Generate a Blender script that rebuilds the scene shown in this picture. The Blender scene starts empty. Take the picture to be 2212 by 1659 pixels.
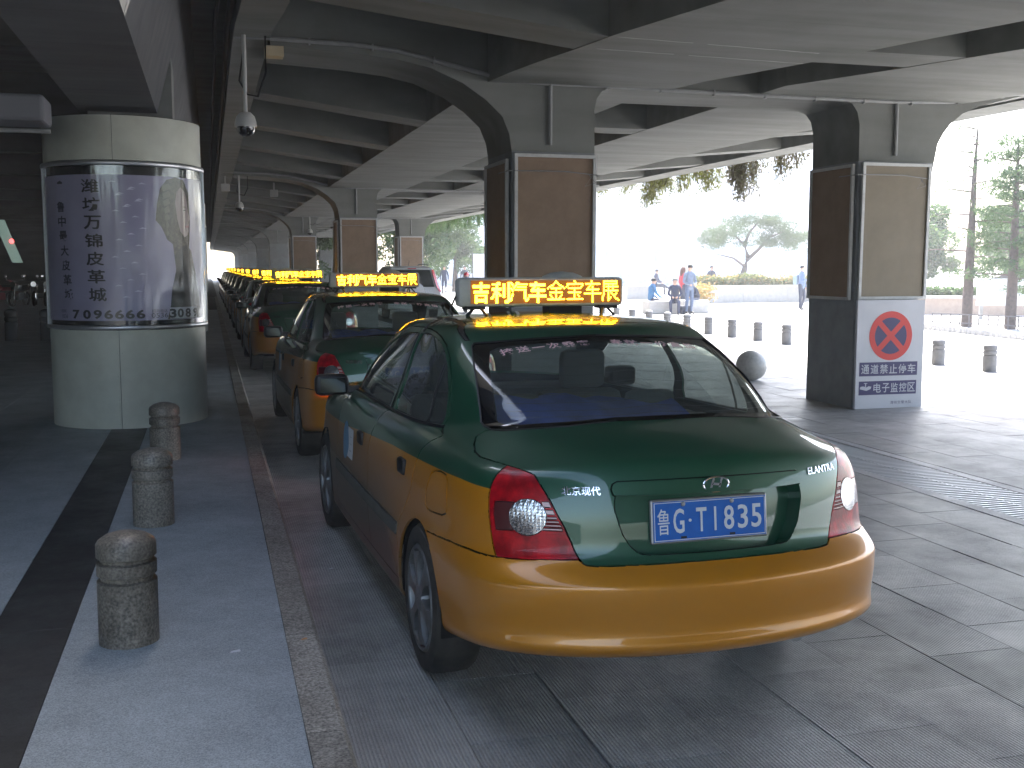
import bpy, bmesh, math, random
import numpy as np
from mathutils import Vector, Matrix
R = math.radians
random.seed(7)
rng = np.random.default_rng(7)
scene = bpy.context.scene
col = scene.collection

# ------------------------------------------------------------------ camera
CAM_F = 2365.0 / 2212.0
cam_data = bpy.data.cameras.new("camera")
cam_data.sensor_width = 36.0
cam_data.lens = 36.0 * CAM_F
cam_data.clip_start = 0.05
cam_data.clip_end = 900.0
cam = bpy.data.objects.new("camera", cam_data)
col.objects.link(cam)
cam.location = (0, 0, 1.643)
cam.rotation_euler = (R(90 - 6.094), 0, R(-15.419))
scene.camera = cam

# ------------------------------------------------------------------ world, sun, exposure
SUN_EL, SUN_AZ = 52.0, 28.0          # azimuth from +Y towards +X
world = bpy.data.worlds.new("World")
scene.world = world
world.use_nodes = True
wn = world.node_tree
sky = wn.nodes.new("ShaderNodeTexSky")
sky.sky_type = 'NISHITA'
sky.sun_disc = False
sky.sun_elevation = R(SUN_EL)
sky.sun_rotation = R(SUN_AZ)
sky.dust_density = 3.0
wn.links.new(sky.outputs[0], wn.nodes["Background"].inputs[0])
wn.nodes["Background"].inputs[1].default_value = 0.15
sd = bpy.data.lights.new("sun", 'SUN')
sd.energy = 4.6
sd.angle = R(0.6)
sd.color = (1.0, 0.95, 0.87)
sun = bpy.data.objects.new("sun", sd)
col.objects.link(sun)
sun.rotation_euler = (R(90 - SUN_EL), 0, R(180 - SUN_AZ))
scene.view_settings.view_transform = 'Standard'
scene.view_settings.look = 'None'
scene.view_settings.gamma = 1.0
scene.view_settings.use_curve_mapping = False
scene.view_settings.exposure = 2.68
scene.cycles.use_denoising = True
scene.cycles.max_bounces = 10
scene.cycles.diffuse_bounces = 5
scene.cycles.glossy_bounces = 4
scene.cycles.transmission_bounces = 8
scene.cycles.transparent_max_bounces = 12
scene.cycles.caustics_reflective = False
scene.cycles.caustics_refractive = False
scene.cycles.sample_clamp_indirect = 6.0

# ------------------------------------------------------------------ materials
MATS = {}
def mat(name, base=(.5, .5, .5), rough=.6, metal=0.0, coat=0.0, emit=None, estr=0.0, spec=.5,
        noise=None, bump=None, trans=0.0, ior=1.45, coatr=.05, alpha=1.0):
    """noise: (scale, colour2, amount, detail) ; bump: (scale, strength, distance)"""
    if name in MATS:
        return MATS[name]
    m = bpy.data.materials.new(name)
    m.use_nodes = True
    nt = m.node_tree
    b = nt.nodes["Principled BSDF"]
    b.inputs["Base Color"].default_value = (*base, 1)
    b.inputs["Roughness"].default_value = rough
    b.inputs["Metallic"].default_value = metal
    b.inputs["Coat Weight"].default_value = coat
    b.inputs["Coat Roughness"].default_value = coatr
    b.inputs["IOR"].default_value = ior
    b.inputs["Specular IOR Level"].default_value = spec
    b.inputs["Transmission Weight"].default_value = trans
    b.inputs["Alpha"].default_value = alpha
    if emit:
        b.inputs["Emission Color"].default_value = (*emit, 1)
        b.inputs["Emission Strength"].default_value = estr
    tc = nt.nodes.new("ShaderNodeTexCoord")
    if noise:
        sc, c2, amt, det = noise
        n = nt.nodes.new("ShaderNodeTexNoise")
        n.inputs["Scale"].default_value = sc
        n.inputs["Detail"].default_value = det
        n.inputs["Roughness"].default_value = .65
        nt.links.new(tc.outputs["Object"], n.inputs["Vector"])
        r = nt.nodes.new("ShaderNodeMapRange")
        r.inputs["From Min"].default_value = .35
        r.inputs["From Max"].default_value = .68
        r.inputs["To Max"].default_value = amt
        nt.links.new(n.outputs["Fac"], r.inputs["Value"])
        x = nt.nodes.new("ShaderNodeMix")
        x.data_type = 'RGBA'
        x.inputs["A"].default_value = (*base, 1)
        x.inputs["B"].default_value = (*c2, 1)
        nt.links.new(r.outputs[0], x.inputs["Factor"])
        nt.links.new(x.outputs["Result"], b.inputs["Base Color"])
    if bump:
        sc, st, dist = bump
        n = nt.nodes.new("ShaderNodeTexNoise")
        n.inputs["Scale"].default_value = sc
        n.inputs["Detail"].default_value = 6
        nt.links.new(tc.outputs["Object"], n.inputs["Vector"])
        bp = nt.nodes.new("ShaderNodeBump")
        bp.inputs["Strength"].default_value = st
        bp.inputs["Distance"].default_value = dist
        nt.links.new(n.outputs["Fac"], bp.inputs["Height"])
        nt.links.new(bp.outputs[0], b.inputs["Normal"])
    MATS[name] = m
    return m

def nodes_of(m):
    return m.node_tree, m.node_tree.nodes["Principled BSDF"]

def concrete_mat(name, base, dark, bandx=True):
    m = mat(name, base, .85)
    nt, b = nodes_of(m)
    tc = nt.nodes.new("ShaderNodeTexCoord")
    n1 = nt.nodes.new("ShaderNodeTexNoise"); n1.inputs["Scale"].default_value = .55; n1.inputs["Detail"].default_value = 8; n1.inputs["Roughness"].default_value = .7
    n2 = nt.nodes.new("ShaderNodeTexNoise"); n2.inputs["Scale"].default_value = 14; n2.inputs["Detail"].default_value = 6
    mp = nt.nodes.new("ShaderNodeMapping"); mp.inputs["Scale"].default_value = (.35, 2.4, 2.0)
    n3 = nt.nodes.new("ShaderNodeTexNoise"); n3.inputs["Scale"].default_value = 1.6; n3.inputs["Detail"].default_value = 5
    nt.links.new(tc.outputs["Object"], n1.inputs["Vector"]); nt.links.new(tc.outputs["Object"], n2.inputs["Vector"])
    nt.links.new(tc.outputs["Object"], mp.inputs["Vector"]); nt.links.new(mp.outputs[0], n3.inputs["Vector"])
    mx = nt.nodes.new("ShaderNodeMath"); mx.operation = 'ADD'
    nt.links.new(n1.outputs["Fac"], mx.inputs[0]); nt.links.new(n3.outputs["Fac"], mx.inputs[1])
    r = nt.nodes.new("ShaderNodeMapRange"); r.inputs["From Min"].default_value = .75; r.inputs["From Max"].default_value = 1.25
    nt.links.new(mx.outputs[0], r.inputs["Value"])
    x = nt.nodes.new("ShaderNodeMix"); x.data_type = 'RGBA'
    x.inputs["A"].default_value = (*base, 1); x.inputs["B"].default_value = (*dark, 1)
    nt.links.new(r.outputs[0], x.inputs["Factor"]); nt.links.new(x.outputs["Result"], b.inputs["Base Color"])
    # board-marked formwork seams
    w = nt.nodes.new("ShaderNodeTexWave"); w.wave_type = 'BANDS'; w.bands_direction = 'Y'; w.wave_profile = 'SAW'
    w.inputs["Scale"].default_value = .32; w.inputs["Distortion"].default_value = .25
    nt.links.new(tc.outputs["Object"], w.inputs["Vector"])
    cr = nt.nodes.new("ShaderNodeMapRange"); cr.inputs["From Min"].default_value = .0; cr.inputs["From Max"].default_value = .03
    nt.links.new(w.outputs["Fac"], cr.inputs["Value"])
    ad = nt.nodes.new("ShaderNodeMath"); ad.operation = 'MULTIPLY_ADD'; ad.inputs[1].default_value = .5
    nt.links.new(n2.outputs["Fac"], ad.inputs[0]); nt.links.new(cr.outputs[0], ad.inputs[2])
    bp = nt.nodes.new("ShaderNodeBump"); bp.inputs["Strength"].default_value = .35; bp.inputs["Distance"].default_value = .01
    nt.links.new(ad.outputs[0], bp.inputs["Height"]); nt.links.new(bp.outputs[0], b.inputs["Normal"])
    return m

CONC = concrete_mat("concrete", (.235, .243, .228), (.155, .16, .148))
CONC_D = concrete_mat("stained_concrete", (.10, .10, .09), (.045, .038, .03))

def stone_mat(name, c1, c2, ribs=0.0, rough=.55, speck=180.0, specamt=.35, vary=.18):
    """paving stone: mottled, speckled, optional fine ribs running along the lane; each slab its own tone"""
    m = mat(name, c1, rough)
    nt, b = nodes_of(m)
    L = nt.links.new
    tc = nt.nodes.new("ShaderNodeTexCoord")
    geo = nt.nodes.new("ShaderNodeNewGeometry")
    pos = geo.outputs["Position"]
    oi = nt.nodes.new("ShaderNodeObjectInfo")
    rnd = nt.nodes.new("ShaderNodeMath"); rnd.operation = 'ADD'
    L(oi.outputs["Random"], rnd.inputs[0]); L(geo.outputs["Random Per Island"], rnd.inputs[1])
    fr = nt.nodes.new("ShaderNodeMath"); fr.operation = 'FRACT'; L(rnd.outputs[0], fr.inputs[0])
    n1 = nt.nodes.new("ShaderNodeTexNoise"); n1.inputs["Scale"].default_value = 2.2; n1.inputs["Detail"].default_value = 9; n1.inputs["Roughness"].default_value = .72
    n2 = nt.nodes.new("ShaderNodeTexNoise"); n2.inputs["Scale"].default_value = speck; n2.inputs["Detail"].default_value = 2
    L(pos, n1.inputs["Vector"]); L(pos, n2.inputs["Vector"])
    r1 = nt.nodes.new("ShaderNodeMapRange"); r1.inputs["From Min"].default_value = .36; r1.inputs["From Max"].default_value = .66
    L(n1.outputs["Fac"], r1.inputs["Value"])
    x = nt.nodes.new("ShaderNodeMix"); x.data_type = 'RGBA'; x.inputs["A"].default_value = (*c1, 1); x.inputs["B"].default_value = (*c2, 1)
    L(r1.outputs[0], x.inputs["Factor"])
    a = nt.nodes.new("ShaderNodeMapRange"); a.inputs["To Min"].default_value = 1 - vary; a.inputs["To Max"].default_value = 1 + vary * .8
    L(fr.outputs[0], a.inputs["Value"])
    s = nt.nodes.new("ShaderNodeMapRange"); s.inputs["From Min"].default_value = .3; s.inputs["From Max"].default_value = .7
    s.inputs["To Min"].default_value = 1 - specamt; s.inputs["To Max"].default_value = 1 + specamt
    L(n2.outputs["Fac"], s.inputs["Value"])
    mu = nt.nodes.new("ShaderNodeMath"); mu.operation = 'MULTIPLY'; L(a.outputs[0], mu.inputs[0]); L(s.outputs[0], mu.inputs[1])
    sc = nt.nodes.new("ShaderNodeVectorMath"); sc.operation = 'SCALE'
    L(x.outputs["Result"], sc.inputs[0]); L(mu.outputs[0], sc.inputs["Scale"])
    L(sc.outputs[0], b.inputs["Base Color"])
    rr = nt.nodes.new("ShaderNodeMapRange"); rr.inputs["From Min"].default_value = .3; rr.inputs["From Max"].default_value = .7
    rr.inputs["To Min"].default_value = rough - .13; rr.inputs["To Max"].default_value = rough + .15
    L(n1.outputs["Fac"], rr.inputs["Value"]); L(rr.outputs[0], b.inputs["Roughness"])
    h = n2.outputs["Fac"]
    bp = nt.nodes.new("ShaderNodeBump"); bp.inputs["Strength"].default_value = .25; bp.inputs["Distance"].default_value = .002
    L(h, bp.inputs["Height"])
    if ribs:
        sx = nt.nodes.new("ShaderNodeSeparateXYZ"); L(pos, sx.inputs[0])
        k = nt.nodes.new("ShaderNodeMath"); k.operation = 'MULTIPLY'; k.inputs[1].default_value = 2 * math.pi / .0138
        L(sx.outputs["X"], k.inputs[0])
        sn = nt.nodes.new("ShaderNodeMath"); sn.operation = 'SINE'; L(k.outputs[0], sn.inputs[0])
        b2 = nt.nodes.new("ShaderNodeBump"); b2.inputs["Strength"].default_value = ribs; b2.inputs["Distance"].default_value = .0035
        L(sn.outputs[0], b2.inputs["Height"]); L(bp.outputs[0], b2.inputs["Normal"])
        L(b2.outputs[0], b.inputs["Normal"])
        # grooves toned darker than the ribs
        g = nt.nodes.new("ShaderNodeMapRange"); g.inputs["From Min"].default_value = -1; g.inputs["From Max"].default_value = .2
        g.inputs["To Min"].default_value = .74; g.inputs["To Max"].default_value = 1.0
        L(sn.outputs[0], g.inputs["Value"])
        mu2 = nt.nodes.new("ShaderNodeMath"); mu2.operation = 'MULTIPLY'; L(mu.outputs[0], mu2.inputs[0]); L(g.outputs[0], mu2.inputs[1])
        L(mu2.outputs[0], sc.inputs["Scale"])
    else:
        L(bp.outputs[0], b.inputs["Normal"])
    return m

SLAB_RIB = stone_mat("ribbed_stone", (.41, .405, .39), (.26, .257, .248), ribs=.7, rough=.46)
SLAB = stone_mat("plaza_stone", (.42, .415, .405), (.27, .266, .26), ribs=.45, rough=.42)
WALK = stone_mat("walk_stone", (.37, .42, .44), (.27, .305, .32), rough=.5, vary=.03)
WALK_D = stone_mat("dark_stone", (.036, .040, .043), (.020, .022, .024), rough=.5)
KERB = stone_mat("granite", (.34, .32, .28), (.19, .175, .15), rough=.6, speck=110, specamt=.6)
GRANITE = stone_mat("bollard_granite", (.27, .24, .20), (.10, .088, .07), rough=.38, speck=90, specamt=.5)
BED = mat("mortar", (.12, .12, .115), .95)
PLAZA = stone_mat("pale_paving", (.42, .42, .43), (.33, .33, .34), rough=.5)

# ------------------------------------------------------------------ objects
def obj(name, verts, faces, mats, parent=None, smooth=False, midx=None, normals=None, loc=None):
    me = bpy.data.meshes.new(name)
    me.from_pydata([tuple(map(float, v)) for v in verts], [], [tuple(map(int, f)) for f in faces])
    if not isinstance(mats, (list, tuple)):
        mats = [mats]
    for m in mats:
        me.materials.append(m)
    if midx is not None:
        me.polygons.foreach_set("material_index", midx)
    if smooth:
        me.polygons.foreach_set("use_smooth", [True] * len(me.polygons))
    me.update()
    if normals is not None:
        if me.validate(verbose=False): print('validated', name)
        me.normals_split_custom_set_from_vertices([tuple(map(float, n)) for n in normals])
    o = bpy.data.objects.new(name, me)
    col.objects.link(o)
    if parent: o.parent = parent
    if loc: o.location = loc
    return o

def tag(o, label=None, cat=None, group=None, kind=None):
    if label: o["label"] = label
    if cat: o["category"] = cat
    if group: o["group"] = group
    if kind: o["kind"] = kind
    return o

def empty(name, loc=(0, 0, 0), rz=0.0, label=None, cat=None, group=None, kind=None):
    o = bpy.data.objects.new(name, None)
    o.empty_display_size = .1
    col.objects.link(o)
    o.location = loc
    o.rotation_euler = (0, 0, rz)
    return tag(o, label, cat, group, kind)

def copy_tree(o, parent=None):
    c = o.copy()
    col.objects.link(c)
    if parent: c.parent = parent
    for ch in list(o.children):
        copy_tree(ch, c)
    return c

class MB:
    """mesh collector"""
    def __init__(s): s.v = []; s.f = []; s.m = []
    def add(s, v, f, mi=0):
        k = len(s.v); s.v += [tuple(p) for p in v]; s.f += [tuple(i + k for i in q) for q in f]; s.m += [mi] * len(f)
        return s
    def box(s, x0, x1, y0, y1, z0, z1, mi=0, rz=0, c=None):
        v = [(x, y, z) for z in (z0, z1) for y in (y0, y1) for x in (x0, x1)]
        if rz:
            cc = c or ((x0 + x1) / 2, (y0 + y1) / 2)
            ca, sa = math.cos(rz), math.sin(rz)
            v = [(cc[0] + (x - cc[0]) * ca - (y - cc[1]) * sa, cc[1] + (x - cc[0]) * sa + (y - cc[1]) * ca, z) for x, y, z in v]
        return s.add(v, [(0, 2, 3, 1), (4, 5, 7, 6), (0, 1, 5, 4), (2, 6, 7, 3), (0, 4, 6, 2), (1, 3, 7, 5)], mi)
    def bevbox(s, x0, x1, y0, y1, z0, z1, b, mi=0):
        """box with chamfered vertical and horizontal edges"""
        bm = bmesh.new(); bmesh.ops.create_cube(bm, size=1)
        for v in bm.verts: v.co = Vector(((x0 + x1) / 2 + v.co.x * (x1 - x0), (y0 + y1) / 2 + v.co.y * (y1 - y0), (z0 + z1) / 2 + v.co.z * (z1 - z0)))
        bmesh.ops.bevel(bm, geom=bm.edges[:], offset=b, segments=2, profile=.5, affect='EDGES')
        bm.verts.index_update()
        s.add([tuple(v.co) for v in bm.verts], [[v.index for v in f.verts] for f in bm.faces], mi); bm.free()
        return s
    def lathe(s, prof, n=24, c=(0, 0, 0), axis='z', mi=0, cap=True):
        v = []; f = []
        for r, h in prof:
            for i in range(n):
                a = 2 * math.pi * i / n
                p = (r * math.cos(a), r * math.sin(a), h)
                if axis == 'x': p = (h, r * math.cos(a), r * math.sin(a))
                if axis == 'y': p = (r * math.cos(a), h, r * math.sin(a))
                v.append((c[0] + p[0], c[1] + p[1], c[2] + p[2]))
        for j in range(len(prof) - 1):
            for i in range(n):
                q = (j * n + i, j * n + (i + 1) % n, (j + 1) * n + (i + 1) % n, (j + 1) * n + i)
                f.append(q if axis != 'y' else q[::-1])
        if cap:
            f.append(tuple(range(n))[::-1]); f.append(tuple((len(prof) - 1) * n + i for i in range(n)))
        return s.add(v, f, mi)
    def tube(s, pts, r, n=8, mi=0, cap=True):
        pts = [Vector(p) for p in pts]
        rs = r if isinstance(r, (list, tuple)) else [r] * len(pts)
        v = []; f = []
        up = Vector((0, 0, 1))
        for i, p in enumerate(pts):
            t = (pts[min(i + 1, len(pts) - 1)] - pts[max(i - 1, 0)]).normalized()
            a = t.cross(up)
            if a.length < .1: a = t.cross(Vector((1, 0, 0)))
            a.normalize(); b = t.cross(a)
            for k in range(n):
                an = 2 * math.pi * k / n
                v.append(tuple(p + (a * math.cos(an) + b * math.sin(an)) * rs[i]))
        for j in range(len(pts) - 1):
            for k in range(n):
                f.append((j * n + k, (j + 1) * n + k, (j + 1) * n + (k + 1) % n, j * n + (k + 1) % n))
        if cap:
            f.append(tuple(range(n))); f.append(tuple((len(pts) - 1) * n + k for k in range(n))[::-1])
        return s.add(v, f, mi)
    def prism(s, poly, a0, a1, axis='y', mi=0):
        """extrude a 2D polygon along axis; 'y': poly is (x,z); 'z': (x,y); 'x': (y,z)"""
        n = len(poly); v = []
        for a in (a0, a1):
            for p, q in poly:
                v.append((p, a, q) if axis == 'y' else (p, q, a) if axis == 'z' else (a, p, q))
        f = [tuple(range(n)), tuple(range(n, 2 * n))[::-1]]
        for i in range(n): f.append((i, i + n, (i + 1) % n + n, (i + 1) % n))
        return s.add(v, f, mi)
    def build(s, name, mats, parent=None, smooth=False, angle=None, loc=None):
        o = obj(name, s.v, s.f, mats, parent, smooth, s.m, loc=loc)
        bm = bmesh.new(); bm.from_mesh(o.data); bmesh.ops.recalc_face_normals(bm, faces=bm.faces[:])
        if smooth and angle:
            for e in bm.edges:
                if len(e.link_faces) == 2 and e.calc_face_angle() > R(angle): e.smooth = False
        bm.to_mesh(o.data); bm.free()
        return o

_tcache = {}
def text_mesh(s, size=1.0, extrude=0.0, bold=0.0):
    """centred outline text as (verts, faces) in the XY plane"""
    k = (s, bold, extrude > 0)
    if k not in _tcache:
        cu = bpy.data.curves.new("txt", 'FONT')
        cu.body = s; cu.size = 1.0; cu.align_x = 'CENTER'; cu.align_y = 'CENTER'; cu.offset = bold; cu.resolution_u = 3
        cu.extrude = .06 if extrude > 0 else 0
        o = bpy.data.objects.new("txt", cu); col.objects.link(o)
        bpy.context.view_layer.update()
        dg = bpy.context.evaluated_depsgraph_get()
        me = o.evaluated_get(dg).to_mesh()
        v = [tuple(p.co) for p in me.vertices]; f = [tuple(p.vertices) for p in me.polygons]
        o.evaluated_get(dg).to_mesh_clear()
        bpy.data.objects.remove(o); bpy.data.curves.remove(cu)
        a = np.array(v); c = (a.min(0) + a.max(0)) / 2; c[2] = 0
        _tcache[k] = ([tuple(p) for p in a - c], f)
    v, f = _tcache[k]
    z = extrude / .12 if extrude > 0 else 1
    return [(p[0] * size, p[1] * size, p[2] * z) for p in v], f

def text_fit(s, w, h, extrude=0.0, bold=0.0):
    v, f = text_mesh(s, 1.0, extrude, bold)
    a = np.array(v); d = a.max(0) - a.min(0)
    return [(p[0] * w / d[0], p[1] * h / d[1], p[2]) for p in v], f
# ================================================================== ground
def ground_point(px, py, z=0.0):
    return None
g = MB().box(-300, 300, -60, 600, -.6, -.035)
tag(g.build("ground", BED), kind="structure")
# pale open plaza beyond the slabs and the far road
pl = MB()
pl.add([(12.31, -60, 0), (300, -60, 0), (300, 600, 0), (12.31, 600, 0)], [(0, 1, 2, 3)])
pl.add([(.41, 60.2, 0), (12.31, 60.2, 0), (12.31, 600, 0), (.41, 600, 0)], [(0, 1, 2, 3)])
pl.add([(.41, -60, 0), (12.31, -60, 0), (12.31, .0, 0), (.41, .0, 0)], [(0, 1, 2, 3)])
pz = pl.build("plaza", PLAZA)
tag(pz, kind="structure")

def cam_view(x, y, z=0.0):
    d = Vector((x, y, z)) - cam.location
    fw = Vector((math.sin(R(15.419)) * math.cos(R(6.094)), math.cos(R(15.419)) * math.cos(R(6.094)), -math.sin(R(6.094))))
    rt = Vector((math.cos(R(15.419)), -math.sin(R(15.419)), 0)); up = rt.cross(fw)
    zz = d.dot(fw)
    if zz < .2: return None
    return 1106 + 2365 * d.dot(rt) / zz, 829.5 - 2365 * d.dot(up) / zz, zz

# slabs: rows .415 m wide along the lane, each row shifted by .30
PITCH, ROWW = .592, .4152
rows = []
x = .41
while x < 12.2:
    rows.append(x); x += ROWW
slabs = []
for ri, x0 in enumerate(rows):
    if 4.98 < x0 + .2 < 5.78: continue           # the drain runs here
    off = 3.88 + .30 * ((x0 - 2.93) / ROWW)
    y0 = off - PITCH * math.ceil((off + 0.0) / PITCH)
    while y0 < 60:
        slabs.append((x0, y0, x0 + ROWW, y0 + PITCH)); y0 += PITCH
def slab_geo(w, l, dz, t=.03, g=.0012, b=.0014):
    x0, x1, y0, y1 = -w / 2 + g, w / 2 - g, -l / 2 + g, l / 2 - g
    v = [(x0, y0, -t), (x1, y0, -t), (x1, y1, -t), (x0, y1, -t), (x0, y0, dz - b), (x1, y0, dz - b), (x1, y1, dz - b), (x0, y1, dz - b),
         (x0 + b, y0 + b, dz), (x1 - b, y0 + b, dz), (x1 - b, y1 - b, dz), (x0 + b, y1 - b, dz)]
    f = [(0, 1, 5, 4), (1, 2, 6, 5), (2, 3, 7, 6), (3, 0, 4, 7), (4, 5, 9, 8), (5, 6, 10, 9), (6, 7, 11, 10), (7, 4, 8, 11), (8, 9, 10, 11)]
    return v, f
vis = []
rest = []
for s_ in slabs:
    cx_, cy_ = (s_[0] + s_[2]) / 2, (s_[1] + s_[3]) / 2
    q = cam_view(cx_, cy_)
    if q and -60 < q[0] < 2270 and 560 < q[1] < 1760 and not (1.05 < cx_ < 2.5 and 4.3 < cy_ < 60) : vis.append((q[2], s_))
    else: rest.append(s_)
vis.sort()
rest += [s_ for _, s_ in vis[300:]]
protos = {}
for i, (_, s_) in enumerate(vis[:300]):
    cx_, cy_ = (s_[0] + s_[2]) / 2, (s_[1] + s_[3]) / 2
    rib = cx_ < 3.4
    k = (rib, i % 3)
    if k not in protos:
        v, f = slab_geo(ROWW, PITCH, (.0, -.0012, .0012)[i % 3])
        o = obj("paving_slab", v, f, SLAB_RIB if rib else SLAB, pz); protos[k] = o
    else:
        o = protos[k].copy(); col.objects.link(o)
    o.location = (cx_, cy_, 0); o.rotation_euler = (random.uniform(-.0015, .0015), random.uniform(-.002, .002), random.uniform(-.0012, .0012))
mb = MB()
for i, s_ in enumerate(rest):
    v, f = slab_geo(ROWW, PITCH, (.0, -.0012, .0012)[i % 3])
    cx_, cy_ = (s_[0] + s_[2]) / 2, (s_[1] + s_[3]) / 2
    mb.add([(a + cx_, b + cy_, c) for a, b, c in v], f, 1 if cx_ > 3.4 else 0)
tag(mb.build("paving_slabs_beyond", [SLAB_RIB, SLAB], pz), kind="stuff")

# drain with stone borders and steel grates
STEEL = mat("galvanised_steel", (.55, .56, .58), .42, .6)
DARK = mat("dark_void", (.012, .012, .012), .9)
dr = empty("drain", (0, 0, 0), label=None, kind="structure")
mb = MB(); mb.box(4.975, 5.79, 0, 60, -.034, -.028); mb.build("drain_channel", DARK, dr)
for xa, xb in ((4.978, 5.085), (5.68, 5.785)):
    pr_ = None
    for k in range(38):
        if pr_ is None:
            v, f = slab_geo(xb - xa, .998, .003); pr_ = obj("border_stone", v, f, PLAZA, dr); o = pr_
        else:
            o = pr_.copy(); col.objects.link(o)
        o.location = ((xa + xb) / 2, 1.0 + k * 1.0, 0)
def grate_geo():
    m = MB()
    for k in range(9):
        y = -.25 + .018 + k * .0553
        m.box(-.285, .285, y, y + .019, -.022, .0)
    for xx in (-.2925, -.004, .286): m.box(xx, xx + .008, -.249, .249, -.024, -.001)
    return m
gp = None
for k in range(40):
    if gp is None:
        gp = grate_geo().build("drain_grate", STEEL, dr); o = gp
    else:
        o = gp.copy(); col.objects.link(o)
    o.location = (5.3825, 4.0 + .502 * k, 0)

# ---- left walkway, one step up
WZ = .12
sw = MB().box(-1.02, .266, 0, 60, -.03, WZ - .02).box(-40, -1.02, 0, 60, -.03, WZ - .02).box(-40, .4, -60, 0, -.03, WZ).box(-40, .4, 60, 150, -.03, WZ).build("walkway", BED)
tag(sw, kind="structure")
def lay(name, x0, x1, w, l, ymax, m, maxobj, ystart=0.0, shift=0.0):
    pr = {}; rest = []; n = 0; cells = []
    nx = max(1, round((x1 - x0) / w)); w = (x1 - x0) / nx
    for i in range(nx):
        y = ystart + (shift * i) % l - l
        while y < ymax:
            cells.append((x0 + (i + .5) * w, y + l / 2)); y += l
    cells.sort(key=lambda c: (0 if (cam_view(*c, WZ) and -80 < cam_view(*c, WZ)[0] < 2300 and cam_view(*c, WZ)[1] < 1800) else 1, c[1]))
    for cx_, cy_ in cells:
        q = cam_view(cx_, cy_, WZ)
        if n < maxobj and q and -80 < q[0] < 2300 and q[1] < 1800:
            k = n % 3
            if k not in pr:
                v, f = slab_geo(w, l, (0, -.0002, .0002)[k], t=.02, g=.0004, b=.0005); pr[k] = obj(name, v, f, m, sw); o = pr[k]
            else:
                o = pr[k].copy(); col.objects.link(o)
            o.location = (cx_, cy_, WZ); n += 1
        else: rest.append((cx_, cy_))
    if rest:
        mb = MB()
        for i, (cx_, cy_) in enumerate(rest):
            v, f = slab_geo(w, l, (0, -.0002, .0002)[i % 3], t=.02, g=.0004, b=.0005)
            mb.add([(a + cx_, b + cy_, c + WZ) for a, b, c in v], f)
        tag(mb.build(name + "s_beyond", m, sw), kind="stuff")
lay("walkway_slab", -.602, .266, .868, 1.2, 40, WALK, 60)
lay("dark_strip_slab", -.925, -.604, .32, .55, 40, WALK_D, 50, .45)
lay("side_slab", -14.0, -.927, .62, .9, 58, WALK, 120, .0, .3)
lay("walkway_slab_far", -.925, .266, .6, .9, 60, WALK, 0, 40.3) if False else None

kp = None
for k in range(58):
    L_ = 1.0
    if kp is None:
        prof = [(.2675, -.03), (.2675, WZ + .004), (.385, WZ + .002), (.402, WZ - .014), (.408, -.03)]
        m = MB(); m.prism(prof, -.4975, .4975, 'y'); kp = m.build("kerb_stone", KERB, sw); o = kp
    else:
        o = kp.copy(); col.objects.link(o)
    o.location = (random.uniform(-.002, .002), 2.0 + k * 1.0, 0)
# ================================================================== viaduct
ZS, ZT = 3.54, 4.62
Y1, BAY = 11.2, 15.7
via = empty("viaduct", (3, 11, 0), 0, "grey concrete road viaduct overhead with ribbed coffers and two rows of pillars", "viaduct")
via.location = (0, 0, 0)
def interp(y, pts):
    return float(np.interp(y, [p[0] for p in pts], [p[1] for p in pts]))
b1L = [(-62, 20.0), (0, 5.7), (7.37, 3.62), (8.7, 3.27), (9.25, 3.17), (10.37, 2.93), (11.2, 2.83), (12, 2.82), (150, 2.82)]
b1R = [(-62, 24.0), (0, 9.0), (7.35, 6.14), (8.96, 5.59), (9.45, 5.44), (10.55, 4.98), (11.8, 4.70), (13, 4.69), (150, 4.69)]
b2L = [(-62, 26.0), (0, 10.1), (8.29, 6.93), (9.05, 6.61), (9.5, 6.43), (10.63, 5.9), (11.9, 5.92), (150, 5.92)]
b2R = [(-62, 30.0), (0, 12.6), (8, 9.6), (10.9, 8.6), (13.9, 8.12), (17, 7.93), (150, 7.9)]
eL0 = [(-62, .5), (0, .42), (7, .36), (9.6, .335), (10.8, .29), (150, .29)]
eL1 = [(-62, .9), (0, .82), (7, .76), (9.6, .73), (10.9, .635), (150, .64)]
eR0 = [(-62, 36.0), (0, 13.4), (7, 10.6), (11, 9.8), (14, 9.75), (150, 9.75)]
eR1 = [(-62, 36.6), (0, 14.0), (7, 11.15), (11, 10.4), (14, 10.3), (150, 10.3)]
def band(name, L, Rr, z0, z1, ys, m=CONC):
    v = []; f = []
    for y in ys:
        a, b = interp(y, L), interp(y, Rr)
        v += [(a, y, z0), (b, y, z0), (b, y, z1), (a, y, z1)]
    for i in range(len(ys) - 1):
        for k in range(4): f.append((i * 4 + k, i * 4 + (k + 1) % 4, i * 4 + 4 + (k + 1) % 4, i * 4 + 4 + k))
    f.append((0, 1, 2, 3)); n = (len(ys) - 1) * 4; f.append((n + 3, n + 2, n + 1, n))
    mb = MB().add(v, f); return mb.build(name, m, via)
YS = [-62, -30, -14, -8, 0, 4, 7, 8, 8.7, 9.3, 10, 10.6, 11.2, 12, 13, 14, 17, 40, 80, 150]
band("girder", b1L, b1R, ZS, ZT - .003, YS)
band("girder", b2L, b2R, ZS, ZT - .003, YS)
band("edge_beam", eL0, eL1, 3.85, 5.0, YS)
band("edge_beam", eR0, eR1, 3.70, 5.0, YS)
eLs = [(a, b + .04) for a, b in eL0]; eRs = [(a, b - .04) for a, b in eR1]
band("deck_slab", eLs, eRs, ZT, ZT + .3, YS)
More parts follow.
